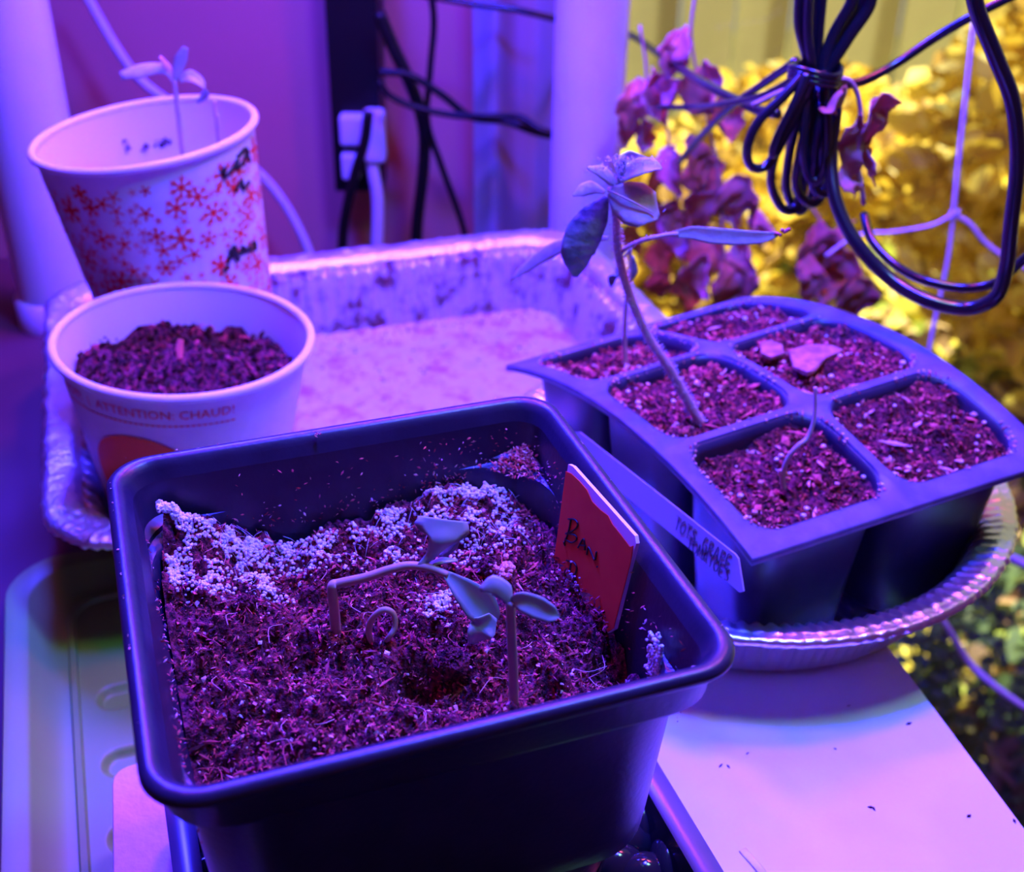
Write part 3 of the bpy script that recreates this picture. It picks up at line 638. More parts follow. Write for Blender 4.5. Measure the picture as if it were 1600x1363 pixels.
# thin bare sprout in nearest cell
b3 = onz(1225, 765, -.0435); yb = b3[1]
t = thing('bare_sprout', 'thin leafless pinkish sprout bending up from the nearest cell', 'seedling', tuple(b3))
stemtube('stem', [b3, ony(1223, 742, yb), ony(1232, 715, yb), ony(1247, 697, yb), ony(1262, 684, yb+.001), ony(1271, 660, yb+.002), ony(1274, 635, yb+.003), ony(1274, 605, yb+.004)], .0009, .00055, m_tomstem, t)
g = MB()
for k in range(9): ico(g, ony(1223+random.gauss(0, 4), 744+random.gauss(0, 4), yb), .0007)
g.build('seed_remnant', m_c4, t)

# tomato seedlings
b4 = onz(1095, 662, -.0365); yt = b4[1]
t = thing('tomato_seedling', 'tall hairy tomato seedling leaning left out of the middle left cell', 'seedling', tuple(b4))
S = [b4, ony(1072, 622, yt), ony(1045, 575, yt), ony(1015, 530, yt), ony(992, 482, yt), ony(974, 430, yt), ony(965, 385, yt), ony(963, 345, yt), ony(960, 305, yt), ony(968, 275, yt)]
Pst = cr(S, 8); Rs = list(np.linspace(.00155, .0010, len(Pst))); MB().tube(Pst, Rs, 10).build('stem', m_tomstem, t)
def hairs(P, R, n, ln, parent):
    g = MB()
    for k in range(n):
        i = random.randrange(len(P)-1); f = random.random(); p = Vector(P[i]).lerp(Vector(P[i+1]), f); T = (Vector(P[i+1])-Vector(P[i])).normalized()
        o_ = T.orthogonal().normalized(); o_ = Matrix.Rotation(random.uniform(0, 6.28), 3, T) @ o_; r = R[i] if hasattr(R, '__len__') else R
        q = p+o_*(r+ln*random.uniform(.5, 1.1))+T*random.uniform(-.3, .3)*ln; g.tube([p+o_*r*.9, q], [.00009, .00004], 3)
    o = g.build('fine_hairs', m_hair, parent); o['kind'] = 'stuff'
hairs(Pst, Rs, 900, .0014, t)
Pp = cr([ony(966, 398, yt), ony(985, 384, yt-.001), ony(1010, 374, yt-.002), ony(1045, 367, yt-.003), ony(1060, 366, yt-.003)], 5); MB().tube(Pp, list(np.linspace(.0006, .0007, len(Pp))), 8).build('leaf_stalk', m_tomstem, t); hairs(Pp, .0006, 60, .0007, t)
o = lf('seed_leaf', [ony(1050, 367, yt-.003), ony(1080, 364, yt-.003), ony(1110, 368, yt-.004), ony(1150, 371, yt-.004), ony(1190, 371, yt-.004), ony(1214, 366, yt-.004)], [.0007, .0018, .0023, .0022, .0017, .0007], (0, .35, 1), m_tomleaf, t, .2)
g = MB()
for k in range(7): ico(g, ony(1212+k*3.4, 366-k*1.2+random.gauss(0, 2), yt-.004), .0006)
g.build('withered_tip', m_tip, t)
# second seed leaf, back left
lf('seed_leaf', [ony(950, 372, yt+.004), ony(900, 378, yt+.02), ony(860, 392, yt+.03), ony(825, 415, yt+.036), ony(797, 438, yt+.04)], [.0006, .0014, .0026, .0020, .0005], (0, .5, .8), m_tomleaf, t, .1)
# leaves
def blade(name, outline_mid, wd, side, m, nh=60, cup=.2, wav=.0):
    o = lf(name, outline_mid, wd, side, m, t, cup, 6, .0003, wav)
    return o
blade('leaf', [ony(952, 298, yt-.002), ony(970, 308, yt-.004), ony(990, 318, yt-.006), ony(1010, 328, yt-.007), ony(1029, 340, yt-.007)], [.0012, .0048, .0062, .0056, .0008], (-.15, .5, .85), m_tomleaf, cup=.04)
MB().tube(cr([ony(950, 297, yt-.0026), ony(990, 316, yt-.0070), ony(1022, 334, yt-.0078)], 5), .00022, 5).build('leaf_vein', m_tomstem, t)
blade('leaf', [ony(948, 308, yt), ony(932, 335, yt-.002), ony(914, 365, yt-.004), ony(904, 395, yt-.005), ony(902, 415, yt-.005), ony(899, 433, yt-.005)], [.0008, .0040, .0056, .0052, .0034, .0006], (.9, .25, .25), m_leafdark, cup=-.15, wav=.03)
blade('leaf', [ony(945, 300, yt+.001), ony(925, 293, yt), ony(908, 298, yt-.001), ony(895, 306, yt-.001)], [.0006, .0020, .0018, .0003], (.1, .6, .8), m_tomleaf)
# top leaves
blade('leaf', [ony(967, 290, yt), ony(955, 278, yt-.002), ony(940, 268, yt-.004), ony(918, 262, yt-.006)], [.0006, .0022, .0020, .0004], (.2, .8, .5), m_tomleaf)
blade('leaf', [ony(969, 288, yt), ony(980, 272, yt-.002), ony(1000, 262, yt-.004), ony(1020, 260, yt-.005), ony(1034, 264, yt-.006)], [.0006, .0024, .0030, .0022, .0004], (-.1, .8, .5), m_tomleaf)
blade('leaf', [ony(968, 286, yt+.001), ony(968, 262, yt+.002), ony(982, 248, yt+.004), ony(1005, 247, yt+.006)], [.0006, .0022, .0026, .0006], (.3, .6, -.6), m_tomleaf)
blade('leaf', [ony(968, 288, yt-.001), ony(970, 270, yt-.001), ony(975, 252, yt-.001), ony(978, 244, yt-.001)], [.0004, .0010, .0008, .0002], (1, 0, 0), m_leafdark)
MB().tube(cr([ony(962, 310, yt), ony(960, 298, yt-.0005), ony(950, 297, yt-.001)], 4), .0007, 8).build('leaf_stalk', m_tomstem, t)
g = MB()
for k in range(700):
    c = random.choice(((975, 252, 30, 5), (1000, 256, 24, 6), (935, 266, 14, 5), (990, 330, 26, 16), (968, 270, 6, 20)))
    p = Vector(ony(random.gauss(c[0], c[2]*.6), random.gauss(c[1], c[3]*.5), yt+random.uniform(-.006, .003))); d_ = Vector((random.gauss(0, .5), random.gauss(0, .5), random.uniform(.1, 1))).normalized()*.0013; g.tube([p, p+d_], [.00008, .00004], 3)
o = g.build('fine_hairs', m_hair, t); o['kind'] = 'stuff'
# second, thin seedling behind
b5 = onz(977, 574, -.0415); y5 = b5[1]
t = thing('thin_seedling', 'thin dark-tipped seedling standing in the far left cell behind the tall tomato stem', 'seedling', tuple(b5))
stemtube('stem', [b5, ony(976, 530, y5), ony(978, 480, y5), ony(984, 430, y5), ony(985, 385, y5)], .0009, .0006, m_tomstem, t)
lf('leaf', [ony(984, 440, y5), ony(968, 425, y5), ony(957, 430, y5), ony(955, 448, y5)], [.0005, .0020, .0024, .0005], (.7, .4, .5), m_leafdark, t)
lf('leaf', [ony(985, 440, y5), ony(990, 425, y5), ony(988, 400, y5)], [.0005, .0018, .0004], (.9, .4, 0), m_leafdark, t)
lf('leaf', [ony(983, 390, y5), ony(975, 400, y5), ony(962, 412, y5)], [.0005, .0014, .0004], (.7, .4, .5), m_tomleaf, t)

# ------------------------------------------------------------------ long lilac tag
nT = np.array([-(Lf-Nn)[1], (Lf-Nn)[0], 0]); nT /= np.linalg.norm(nT)
if nT@(CAM-Nn) < 0: nT = -nT
nT = nT+np.array([0, 0, .35]); nT /= np.linalg.norm(nT)
pT = Nn+nT*.0065+np.array([-.006, 0, -.008])
t = thing('plant_tag', 'long lilac plastic plant tag with pen lettering, propped between square pot and six-cell tray', 'plant label', tuple(onplane(1050, 820, pT, nT)))
F = [onplane(u, v, pT, nT) for u, v in ((880, 690), (884, 675), (905, 675), (1020, 765), (1148, 866), (1153, 873), (1161, 924), (1155, 926), (1080, 860), (965, 765))]
g = MB(); g.loft([[p-nT*.0007 for p in F], F], True, True); g.build('tag_blade', m_tag2, t, smooth=False)
g = MB()
def stroke(g, pts, org, du_, dv_, r=.00013, nrm=None, off=.00025):
    g.tube(cr([org+du_*x+dv_*y+nrm*off for x, y in pts], 3) if len(pts) > 2 else [org+du_*x+dv_*y+nrm*off for x, y in pts], r, 4)
GL = {'T': [[(0, 1), (.8, 1)], [(.4, 1), (.4, 0)]], 'O': [[(.4, 1), (.05, .7), (.05, .3), (.4, 0), (.75, .3), (.75, .7), (.4, 1)]], 'S': [[(.7, .9), (.3, 1), (.1, .75), (.6, .4), (.6, .1), (.1, .05)]],
      'G': [[(.7, .9), (.3, 1), (.05, .5), (.3, 0), (.7, .15), (.7, .45), (.4, .45)]], 'R': [[(.1, 0), (.1, 1)], [(.1, 1), (.6, .95), (.6, .6), (.1, .5)], [(.2, .5), (.7, 0)]], 'A': [[(0, 0), (.4, 1), (.75, 0)], [(.15, .35), (.6, .35)]],
      'P': [[(.1, 0), (.1, 1)], [(.1, 1), (.65, .95), (.65, .55), (.1, .5)]], 'E': [[(.7, 1), (.1, 1), (.1, 0), (.7, 0)], [(.1, .5), (.6, .5)]], 'M': [[(0, 0), (.1, 1), (.4, .3), (.7, 1), (.8, 0)]]}
def word(txt, p0, p1, p2):
    o_ = onplane(*p0, pT, nT); e = onplane(*p1, pT, nT); h = onplane(*p2, pT, nT)-o_; n = len(txt)
    for i, ch in enumerate(txt):
        if ch == ' ': continue
        du_ = (e-o_)/n
        for s in GL[ch]: stroke(g, s, o_+du_*i, du_, h, nrm=nT)
word('TOTS GRAPE', (1054, 826), (1142, 893), (1059, 806)); word('TOMATOES', (1074, 856), (1140, 912), (1078, 837))
g.build('handwriting', m_blueink, t)

# ------------------------------------------------------------------ paper cups
def cup(name, label, top, rt, rb, h, roll, pitch=0, loc_lab=None):
    top = np.array(top); R = Matrix.Rotation(roll, 3, 'Y') @ Matrix.Rotation(pitch, 3, 'X')
    def W(r, a, z): q = R @ Vector((r*math.cos(a), r*math.sin(a), z)); return (top[0]+q.x, top[1]+q.y, top[2]+q.z)   # z measured from the rim, downwards negative
    b_ = W(0, 0, -h); t = thing(name, label, 'cup', (b_[0], b_[1], b_[2])); n = 96; A_ = [2*math.pi*k/n for k in range(n)]
    rad = lambda z: rt+(rb-rt)*(-z/h)
    MB().loft([[W(rad(z), a, z) for a in A_] for z in (-h, -h*.75, -h*.5, -h*.25, -.004, -.0012)]).build('paper_wall', m_paper, t)
    MB().loft([[W(rad(z)-.0006, a, z) for a in A_] for z in (-.0012, -h*.4, -h*.92)]+[[W(.001, a, -h*.92) for a in A_]], False, True).build('lining', m_paperin, t, sharp=50)
    MB().loft([[W(rt+.0004+.0016*math.cos(b2), a, .0016*math.sin(b2)-.0012) for a in A_] for b2 in np.linspace(-2.6, 3.68, 13)]).build('rolled_rim', m_paperin, t)
    return t, W, rad
T1 = onz(288, 523, -.036)
cup1, W1, r1 = cup('paper_cup', 'nearer white paper cup, full of dark soil, red lettering, right behind the square pot', T1, .0440, .029, .0850, math.radians(3.5))
T2 = CAM+ray(225, 203)*.467
cup2, W2, r2 = cup('paper_cup', 'taller white paper cup with red snowflakes, at the far left of the foil tray', T2, .0425, .0300, .133, math.radians(-5.5), math.radians(1.5))
def camang(C, u_off=0): return math.atan2(CAM[1]-C[1], CAM[0]-C[0])
A1, A2 = camang(T1), camang(T2)
def decal(W, rad, a, z, du_, dz_, off=.0002):   # surface point: tangential distance du_, height dz_
    zz = z+dz_; r = rad(zz)+off; return W(r, a+du_/r, zz)
# snowflakes
g = MB(); random.seed(3); placed = []
for k in range(2600):
    a = A2+random.uniform(-1.75, 1.75); z = random.uniform(-.125, -.010); s = random.choice((.0016, .0022, .003, .0038, .0046, .0054))
    if all(math.hypot((a-b_)*.04, z-c) > (s+d_)*.78 for b_, c, d_ in placed): placed.append((a, z, s))
for a, z, s in placed:
    ph = random.uniform(0, 1); full = random.random() < .3
    for j in range(6 if s > .0035 else 5):
        th = ph+j*math.pi/3*(1 if s > .0035 else 1.2); w_ = s*(.16 if not full else .24); ct, st_ = math.cos(th), math.sin(th)
        g.add([decal(W2, r2, a, z, ct*p-st_*q, st_*p+ct*q) for p, q in ((0, -w_*.6), (s, -w_*.5), (s*1.05, 0), (s, w_*.5), (0, w_*.6))], [(0, 1, 2, 3, 4)])
        if s > .0035:
            for sg in (-1, 1):
                g.add([decal(W2, r2, a, z, ct*p-st_*q, st_*p+ct*q) for p, q in ((s*.5, 0), (s*.62, 0), (s*.9, sg*s*.32), (s*.8, sg*s*.34))], [(0, 1, 2, 3) if sg > 0 else (3, 2, 1, 0)])
g.build('snowflake_print', m_redink, cup2, smooth=False)
def cyl_at(u, v, C, W, rad, h, off=.0003):
    """point of the cup wall seen at a pixel: march along the ray"""
    d = ray(u, v); best = None
    for s in np.linspace(.34, .56, 900):
        p = CAM+d*s; z = p[2]-C[2]
        if z > 0: continue
        c = np.array(W(0, 0, z)); rr_ = math.hypot(p[0]-c[0], p[1]-c[1])
        if rr_ <= rad(z)+off: return p-d/np.linalg.norm(d)*.0002
    return None
g = MB()
for s in ([(356, 404), (368, 398), (362, 390)], [(358, 392), (374, 406)], [(356, 412), (366, 384), (370, 408)], [(370, 396), (382, 393), (378, 386), (390, 392)], [(388, 390), (398, 378), (400, 390)], [(362, 402), (400, 388)], [(350, 425), (358, 415)], [(345, 270), (352, 262), (350, 278), (362, 266)], [(362, 268), (372, 250), (370, 264), (382, 252)], [(380, 258), (386, 240), (390, 252)], [(368, 300), (378, 282), (380, 296), (390, 284)], [(372, 245), (384, 232), (388, 238)]):
    P = [cyl_at(u, v, T2, W2, r2, .155) for u, v in s]; P = [p for p in P if p is not None]
    if len(P) > 1: g.tube(cr(P, 4), .0007, 5)
g.build('script_print', m_blackink, cup2)
# cup 1 lettering
def text_mesh(s, size):
    c = bpy.data.curves.new('lettering', 'FONT'); c.body = s; c.size = size; c.resolution_u = 2; o = bpy.data.objects.new('lettering', c); COL.objects.link(o)
    dg = bpy.context.evaluated_depsgraph_get(); me = bpy.data.meshes.new_from_object(o.evaluated_get(dg)); bpy.data.objects.remove(o); bpy.data.curves.remove(c)
    import bmesh
    bm = bmesh.new(); bm.from_mesh(me); bmesh.ops.triangulate(bm, faces=bm.faces); V_ = [v.co.copy() for v in bm.verts]; F_ = [tuple(v.index for v in f.verts) for f in bm.faces]; bm.free(); bpy.data.meshes.remove(me); return V_, F_
V_, F_ = text_mesh('HOT!  |  ATTENTION: CHAUD!', .0048); wdt = max(v.x for v in V_)
z1_ = -.0125; aR = A1+.42   # right end of the line
def wrap(V_, sx, z): return [W1(r1(z+v.y)+.0003, A1+.31+((v.x-wdt)*sx)/r1(z), z+v.y) for v in V_]
g = MB(); g.add(wrap(V_, 1.0, -.0100), F_); g.build('lettering', m_redink, cup1, smooth=False)
g = MB()
for k in range(34):
    a = A1+.32-k*.045; L_ = random.uniform(.006, .02)
    g.add([W1(r1(-.0130)+.0003, a, -.0127), W1(r1(-.0130)+.0003, a-.034, -.0127), W1(r1(-.0130)+.0003, a-.034, -.0132), W1(r1(-.0130)+.0003, a, -.0132)], [(0, 1, 2, 3)])
g.build('fine_print_line', m_redink, cup1, smooth=False)
g = MB(); n = 40; zc_ = -.041; ac = A1-.50; L = []
for q in (1, .8, .6, .4, .2, .02): L.append([W1(r1(zc_+.022*q*math.sin(a))+.0004, ac+.020*q*math.cos(a)/r1(zc_), zc_+.022*q*math.sin(a)) for a in [2*math.pi*k/n for k in range(n)]])
g.loft(L)
g.build('printed_oval', m_orangeink, cup1, smooth=False)
# soil in cup 1
cs = thing('cup_soil', 'coarse dark soil heaped inside the nearer paper cup', 'soil', W1(0, 0, -.04)); cs['kind'] = 'stuff'
def c1z(x, y): return -.0155+.0035*math.cos(min(1, math.hypot(x, y+.004)/.04)*math.pi/2)+.004*nz(x, y, 70, 9, 2)+.003*nz(x, y, 240, 5, 2)-.15*max(0, -y)*.3
g = MB(); rows = []
for k in range(24):
    s = .0395*(1-k/23*.99); rows.append([(lambda x, y: np.array(W1(math.hypot(x, y), math.atan2(y, x), c1z(x, y))))(s*math.cos(a), s*math.sin(a)) for a in np.linspace(0, 2*math.pi, 80, endpoint=False)])
g.loft(rows, False, True); o = g.build('soil_surface', m_soil, cs); o['kind'] = 'stuff'
g = MB(); P = []
for k in range(1400):
    s = .0385*math.sqrt(random.random()); a = random.uniform(0, 6.28); x, y = s*math.cos(a), s*math.sin(a); P.append(W1(s, a, c1z(x, y)+random.uniform(0, .002)))
scatter(g, P, .0030, (.3, .8), (0, 0, 0, 1), .9); o = g.build('soil_clumps', CH, cs, smooth=False); o['kind'] = 'stuff'
g = MB(); p = W1(0, 0, -.010); g.tube([ony(281, 560, p[1]-.012), ony(280, 546, p[1]-.010), ony(283, 530, p[1]-.008)], [.0010, .0014, .0010], 6, .5); o = g.build('wood_chip', m_c3, smooth=False); tag(o, 'reddish wood chip standing in the soil of the nearer paper cup', 'wood chip')
# soil flecks inside cup 2
g = MB()
for u, v in ((198, 228), (250, 225), (225, 230), (262, 222)):
    d = ray(u, v); p = None
    for s in np.linspace(.40, .56, 900):
        q = CAM+d*s; z = q[2]-T2[2]
        if z > -.002: continue
        c = np.array(W2(0, 0, z))
        if math.hypot(q[0]-c[0], q[1]-c[1]) > r2(z)-.0012 and q[1] > c[1]: p = q; break
    if p is not None: scatter(g, [p+rng.normal(0, .0010, 3)*np.array([1, .2, 1]) for _ in range(14)], .0018, (.4, .9), (0,))
if g.v: o = g.build('soil_fleck', CH, smooth=False); tag(o, 'dark soil flecks on the inner wall of the snowflake cup', 'soil flecks', kind='stuff')
# soil down in cup 2 and its seedlings
g = MB(); rows = [[W2(s, a, -.060+.002*nz(s*math.cos(a), s*math.sin(a), 90, 2)) for a in np.linspace(0, 2*math.pi, 48, endpoint=False)] for s in (.0365, .025, .012, .001)]
g.loft(rows, False, True); o = g.build('cup_soil', m_soil); tag(o, 'soil deep inside the snowflake paper cup', 'soil', kind='stuff')
b6 = np.array(W2(.008, .6, -.060)); y6 = T2[1]
t = thing('cup_seedling', 'seedling with four spread leaves rising above the snowflake cup', 'seedling', tuple(b6))
stemtube('stem', [b6, ony(283, 222, y6), ony(279, 185, y6), ony(275, 150, y6), ony(272, 125, y6)], .0010, .0009, m_tomstem, t)
lf('leaf', [ony(272, 128, y6), ony(262, 110, y6), ony(245, 106, y6), ony(215, 111, y6-.004), ony(188, 118, y6-.006)], [.0008, .0020, .0022, .0026, .0016], (.1, .6, .7), m_tomleaf, t)
lf('leaf', [ony(274, 126, y6), ony(278, 110, y6), ony(283, 92, y6), ony(290, 74, y6)], [.0008, .0020, .0024, .0010], (.9, .3, 0), m_tomleaf, t)
lf('leaf', [ony(272, 124, y6), ony(262, 105, y6), ony(250, 88, y6)], [.0010, .0014, .0005], (.7, .3, -.5), m_c4, t)
lf('leaf', [ony(280, 126, y6), ony(296, 120, y6), ony(312, 130, y6), ony(320, 145, y6), ony(308, 160, y6)], [.0010, .0026, .0030, .0024, .0006], (-.4, .6, .6), m_tomleaf, t)
b7 = np.array(W2(.022, .7, -.060)); t = thing('cup_seedling', 'bare second stem at the right inside the snowflake cup', 'seedling', tuple(b7))
stemtube('stem', [b7, ony(340, 200, y6+.008), ony(337, 180, y6+.008), ony(335, 158, y6+.008)], .0009, .0007, m_tomstem, t)

# ------------------------------------------------------------------ white pipes
def pipe(label, pu, pv, y, r):
    p = ony(pu, pv, y); t = thing('pvc_pipe', label, 'pipe', (p[0], y, -.136), 'white plastic frame pipes')
    A_ = [2*math.pi*k/48 for k in range(48)]
    MB().loft([[(p[0]+r_*math.cos(a), y+r_*math.sin(a), z) for a in A_] for r_, z in ((r, -.12), (r, 1.0))], True, True).build('tube', m_pvc, t, sharp=60)
    MB().loft([[(p[0]+r_*math.cos(a), y+r_*math.sin(a), z) for a in A_] for r_, z in ((r*1.12, -.136), (r*1.12, -.1215), (r*1.0, -.1195))], True, True).build('foot_cap', m_pvc, t, sharp=60)
pipe('thick white plastic pipe at the far left behind the snowflake cup', 50, 240, .395, .0215)
pipe('thick white plastic pipe right of the power strip, behind the tomato seedling', 918, 200, .455, .0198)

# ------------------------------------------------------------------ power strip
PSY = .60
def pz(u, v, y=PSY): return ony(u, v, y)
t = thing('power_strip', 'black power strip mounted upright on the wall between the cups and the right pipe', 'power strip', tuple(pz(560, 300)))
a_, b_, c_, d_ = pz(505, -120), pz(592, -120), pz(600, 290), pz(528, 290)
g = MB(); g.loft([[p+np.array([0, .02, 0]) for p in (a_, b_, c_, d_)], [p+np.array([0, -.012, 0]) for p in (a_, b_, c_, d_)], [p*.97+.03*(a_+b_+c_+d_)/4+np.array([0, -.016, 0]) for p in (a_, b_, c_, d_)]], True, True)
g.build('housing', m_cableblur, t, smooth=False)
for u, v, w_, h_ in ((552, 202, .0085, .010), (549, 258, .006, .009)):
    p = pz(u, v, PSY-.02); bevel(MB().box((p[0]-w_, p[1]-.006, p[2]-h_), (p[0]+w_, p[1]+.010, p[2]+h_)).build('white_socket', m_wcord, t, smooth=False), .002)
def cable(label, pts, r, m=None, name='cable', cat='cable', par=None, k=8, group=None):
    o = MB().tube(cr(pts, k), r, 10).build(name, m or m_cable, par)
    if par is None: tag(o, label, cat, group)
    return o
# plug with white cord
t = thing('white_plug', 'white plug and cord hanging from the lower end of the black power strip', 'plug', tuple(pz(585, 200)))
p = pz(585, 205, PSY-.028); bevel(MB().box((p[0]-.007, p[1]-.008, p[2]-.020), (p[0]+.007, p[1]+.008, p[2]+.014)).build('plug_body', m_wcord, t, smooth=False), .003)
MB().tube(cr([pz(583, 220, PSY-.028), pz(582, 260, PSY-.03), pz(590, 310, PSY-.03), pz(590, 370, PSY-.03), pz(586, 430, PSY-.03)], 8), [.0040]*33, 10).build('cord', m_wcord, t)
cable('thick black cable sweeping down from the power strip and behind the foil tray', [pz(592, 20, .56), pz(615, 75, .56), pz(645, 140, .56), pz(662, 200, .56), pz(662, 260, .56), pz(652, 350, .56), pz(648, 430, .56)], .0042, m_cableblur)
cable('black cable dangling straight down from the bottom end of the power strip', [pz(576, 175, .565), pz(570, 220, .565), pz(555, 270, .565), pz(543, 320, .565), pz(536, 365, .565), pz(534, 430, .565)], .0036, m_cableblur)
cable('thin black cable descending from the top between power strip and curtain', [pz(668, -40, .555), pz(678, 30, .555), pz(672, 110, .555), pz(668, 190, .555), pz(690, 260, .555), pz(722, 350, .555), pz(740, 430, .555)], .0022, m_cableblur)
cable('slack black cable crossing the wall from the power strip to the right pipe', [pz(592, 112, .55), pz(640, 118, .55), pz(690, 148, .55), pz(735, 182, .55), pz(790, 190, .55), pz(850, 210, .54), pz(905, 215, .54)], .0024, m_cableblur)
cable('lower slack black cable that twists with the first before the right pipe', [pz(592, 128, .545), pz(610, 150, .545), pz(650, 168, .545), pz(710, 180, .545), pz(760, 182, .54), pz(810, 183, .54), pz(850, 205, .53), pz(905, 212, .53)], .0022, m_cableblur)
cable('black cable crossing the upper edge behind the right pipe', [pz(660, -8, .545), pz(740, 6, .545), pz(800, 14, .545), pz(870, 30, .545), pz(930, 45, .54), ony(985, 55, .50), ony(1040, 92, .42), ony(1100, 130, .34), ony(1175, 168, .28), ony(1215, 178, .26)], .0021, m_cable)
cable('pale cord hanging diagonally on the wall above and behind the snowflake cup', [pz(118, -40, .575), pz(150, 20, .575), pz(185, 80, .575), pz(225, 130, .575), pz(300, 185, .575), pz(395, 262, .575), pz(440, 312, .575), pz(475, 375, .575), pz(495, 430, .575)], .0030, m_wcord, 'cord', 'cord')

# ------------------------------------------------------------------ cable bundle, right
BY = .21
t = thing('cable_bundle', 'black cable folded into a hanging bundle and tied, in front of the glass door', 'cable bundle', tuple(ony(1260, 330, BY)))
def by(u, v, dy=0): return ony(u, v, BY+dy)
LO = [
 [(1250, -30, 0), (1248, 40, 0), (1262, 110, 0), (1240, 170, -.002), (1215, 230, -.003), (1205, 285, -.002), (1222, 325, 0), (1245, 322, .002), (1255, 280, .002), (1265, 200, .002), (1280, 130, .002), (1310, 60, .004), (1345, 0, .004), (1350, -30, .004)],
 [(1262, -30, .003), (1262, 40, .003), (1270, 112, .003), (1262, 180, -.003), (1250, 240, -.005), (1244, 290, -.004), (1262, 316, -.002), (1282, 305, 0), (1290, 240, 0), (1285, 170, 0), (1290, 120, 0), (1325, 60, 0), (1358, 10, 0), (1362, -30, 0)],
 [(1275, -30, .006), (1272, 40, .006), (1275, 112, .006), (1280, 180, -.006), (1272, 250, -.008), (1270, 290, -.006), (1290, 300, -.004), (1300, 250, -.002), (1296, 180, 0), (1286, 118, 0), (1300, 60, .002), (1330, 5, .002), (1335, -30, .002)],
 [(1258, 112, -.006), (1225, 150, -.008), (1185, 190, -.008), (1168, 230, -.008), (1172, 258, -.007), (1192, 262, -.006), (1212, 240, -.005), (1235, 190, -.005), (1262, 120, -.005)],
 [(1262, 115, -.008), (1240, 165, -.010), (1215, 215, -.010), (1208, 240, -.009), (1226, 210, -.008), (1258, 150, -.008), (1272, 116, -.008)],
 [(1290, 112, .006), (1318, 70, .006), (1345, 25, .006), (1356, -30, .006)],
 [(1266, -30, -.004), (1262, 50, -.004), (1268, 112, -.004), (1248, 180, .004), (1232, 250, .006), (1230, 300, .006), (1248, 330, .006), (1270, 300, .006), (1278, 210, .006), (1276, 118, .004), (1280, 60, .004), (1288, -30, .004)],
 [(1284, 112, -.004), (1292, 180, -.009), (1292, 240, -.010), (1280, 280, -.009), (1262, 270, -.008), (1256, 210, -.008), (1268, 112, -.006)],
]
for P in LO:
    MB().tube(cr([by(*p) for p in P], 8), .0021, 10, .75).build('cable_loop', m_cable, t)
g = MB(); c = by(1274, 112)
for k in range(3):
    g.tube([(c[0]+.0085*math.cos(a), c[1]+.010*math.sin(a), c[2]+.0016*(k-1)+.001*math.sin(a*2)) for a in np.linspace(0, 2*math.pi, 25)], .0010, 8)
g.build('tie', m_cable, t)
cable('black cable running level from the pipe side into the tied bundle', [ony(1028, 168, .36), ony(1080, 167, .33), ony(1130, 162, .28), ony(1190, 150, .24), ony(1245, 120, .225)], .0013)
cable('black cable slanting down left from the tied bundle to the right pipe', [ony(1060, 255, .38), ony(1085, 225, .34), ony(1130, 178, .29), ony(1180, 140, .25), ony(1245, 95, .225)], .0016)
cable('black cable rising right from the tied bundle to the top corner', [ony(1290, 135, .212), ony(1345, 128, .215), ony(1400, 100, .22), ony(1460, 60, .22), ony(1520, 25, .215), ony(1600, -15, .21)], .0016)
cable('thick black cable hanging in a large loop at the upper right', [ony(1518, -30, .15), ony(1528, 20, .15), ony(1556, 90, .15), ony(1582, 160, .15), ony(1590, 250, .15), ony(1580, 350, .15), ony(1572, 420, .15), ony(1555, 465, .15), ony(1510, 482, .155), ony(1450, 470, .16), ony(1390, 435, .17), ony(1335, 375, .18), ony(1305, 310, .19), ony(1298, 240, .20), ony(1305, 170, .205), ony(1292, 125, .208)], .0024)
cable('black cable following inside the large hanging loop and out to the right edge', [ony(1350, 335, .20), ony(1362, 375, .19), ony(1400, 415, .18), ony(1450, 440, .17), ony(1510, 450, .165), ony(1560, 440, .16), ony(1600, 405, .155), ony(1660, 360, .15)], .0016)

# ------------------------------------------------------------------ net strings and cords
NY = .40
def ny_(u, v, y=NY): return ony(u, v, y)
t = thing('string_net', 'white trellis strings knotted together in front of the glass door', 'string net', tuple(ny_(1490, 335)))
for P, r_ in (([(1530, -40), (1519, 60), (1508, 160), (1498, 250), (1490, 335)], .0013), ([(1490, 335), (1482, 400), (1470, 460), (1455, 530), (1440, 620)], .0012), ([(1490, 335), (1455, 352), (1400, 362), (1340, 368), (1290, 400)], .0010), ([(1490, 335), (1515, 350), (1540, 380), (1575, 405), (1640, 440)], .0015)):
    MB().tube(cr([ny_(*p) for p in P], 8), r_, 8).build('string', m_string, t)
g = MB()
for k in range(5): ico(g, ny_(1490+random.gauss(0, 3), 335+random.gauss(0, 3)), .0022)
g.build('knot', m_string, t)
cable('white cord dropping from under the pie dish to the lower right edge', [ony(1440, 930, .34), ony(1478, 978, .34), ony(1510, 1030, .34), ony(1545, 1065, .335), ony(1600, 1105, .33), ony(1660, 1135, .33)], .0022, m_wcord, 'cord', 'cord')
cable('short white cord passing the right edge behind the pie dish', [ony(1520, 835, .36), ony(1570, 868, .36), ony(1620, 890, .36)], .0030, m_wcord, 'cord', 'cord')

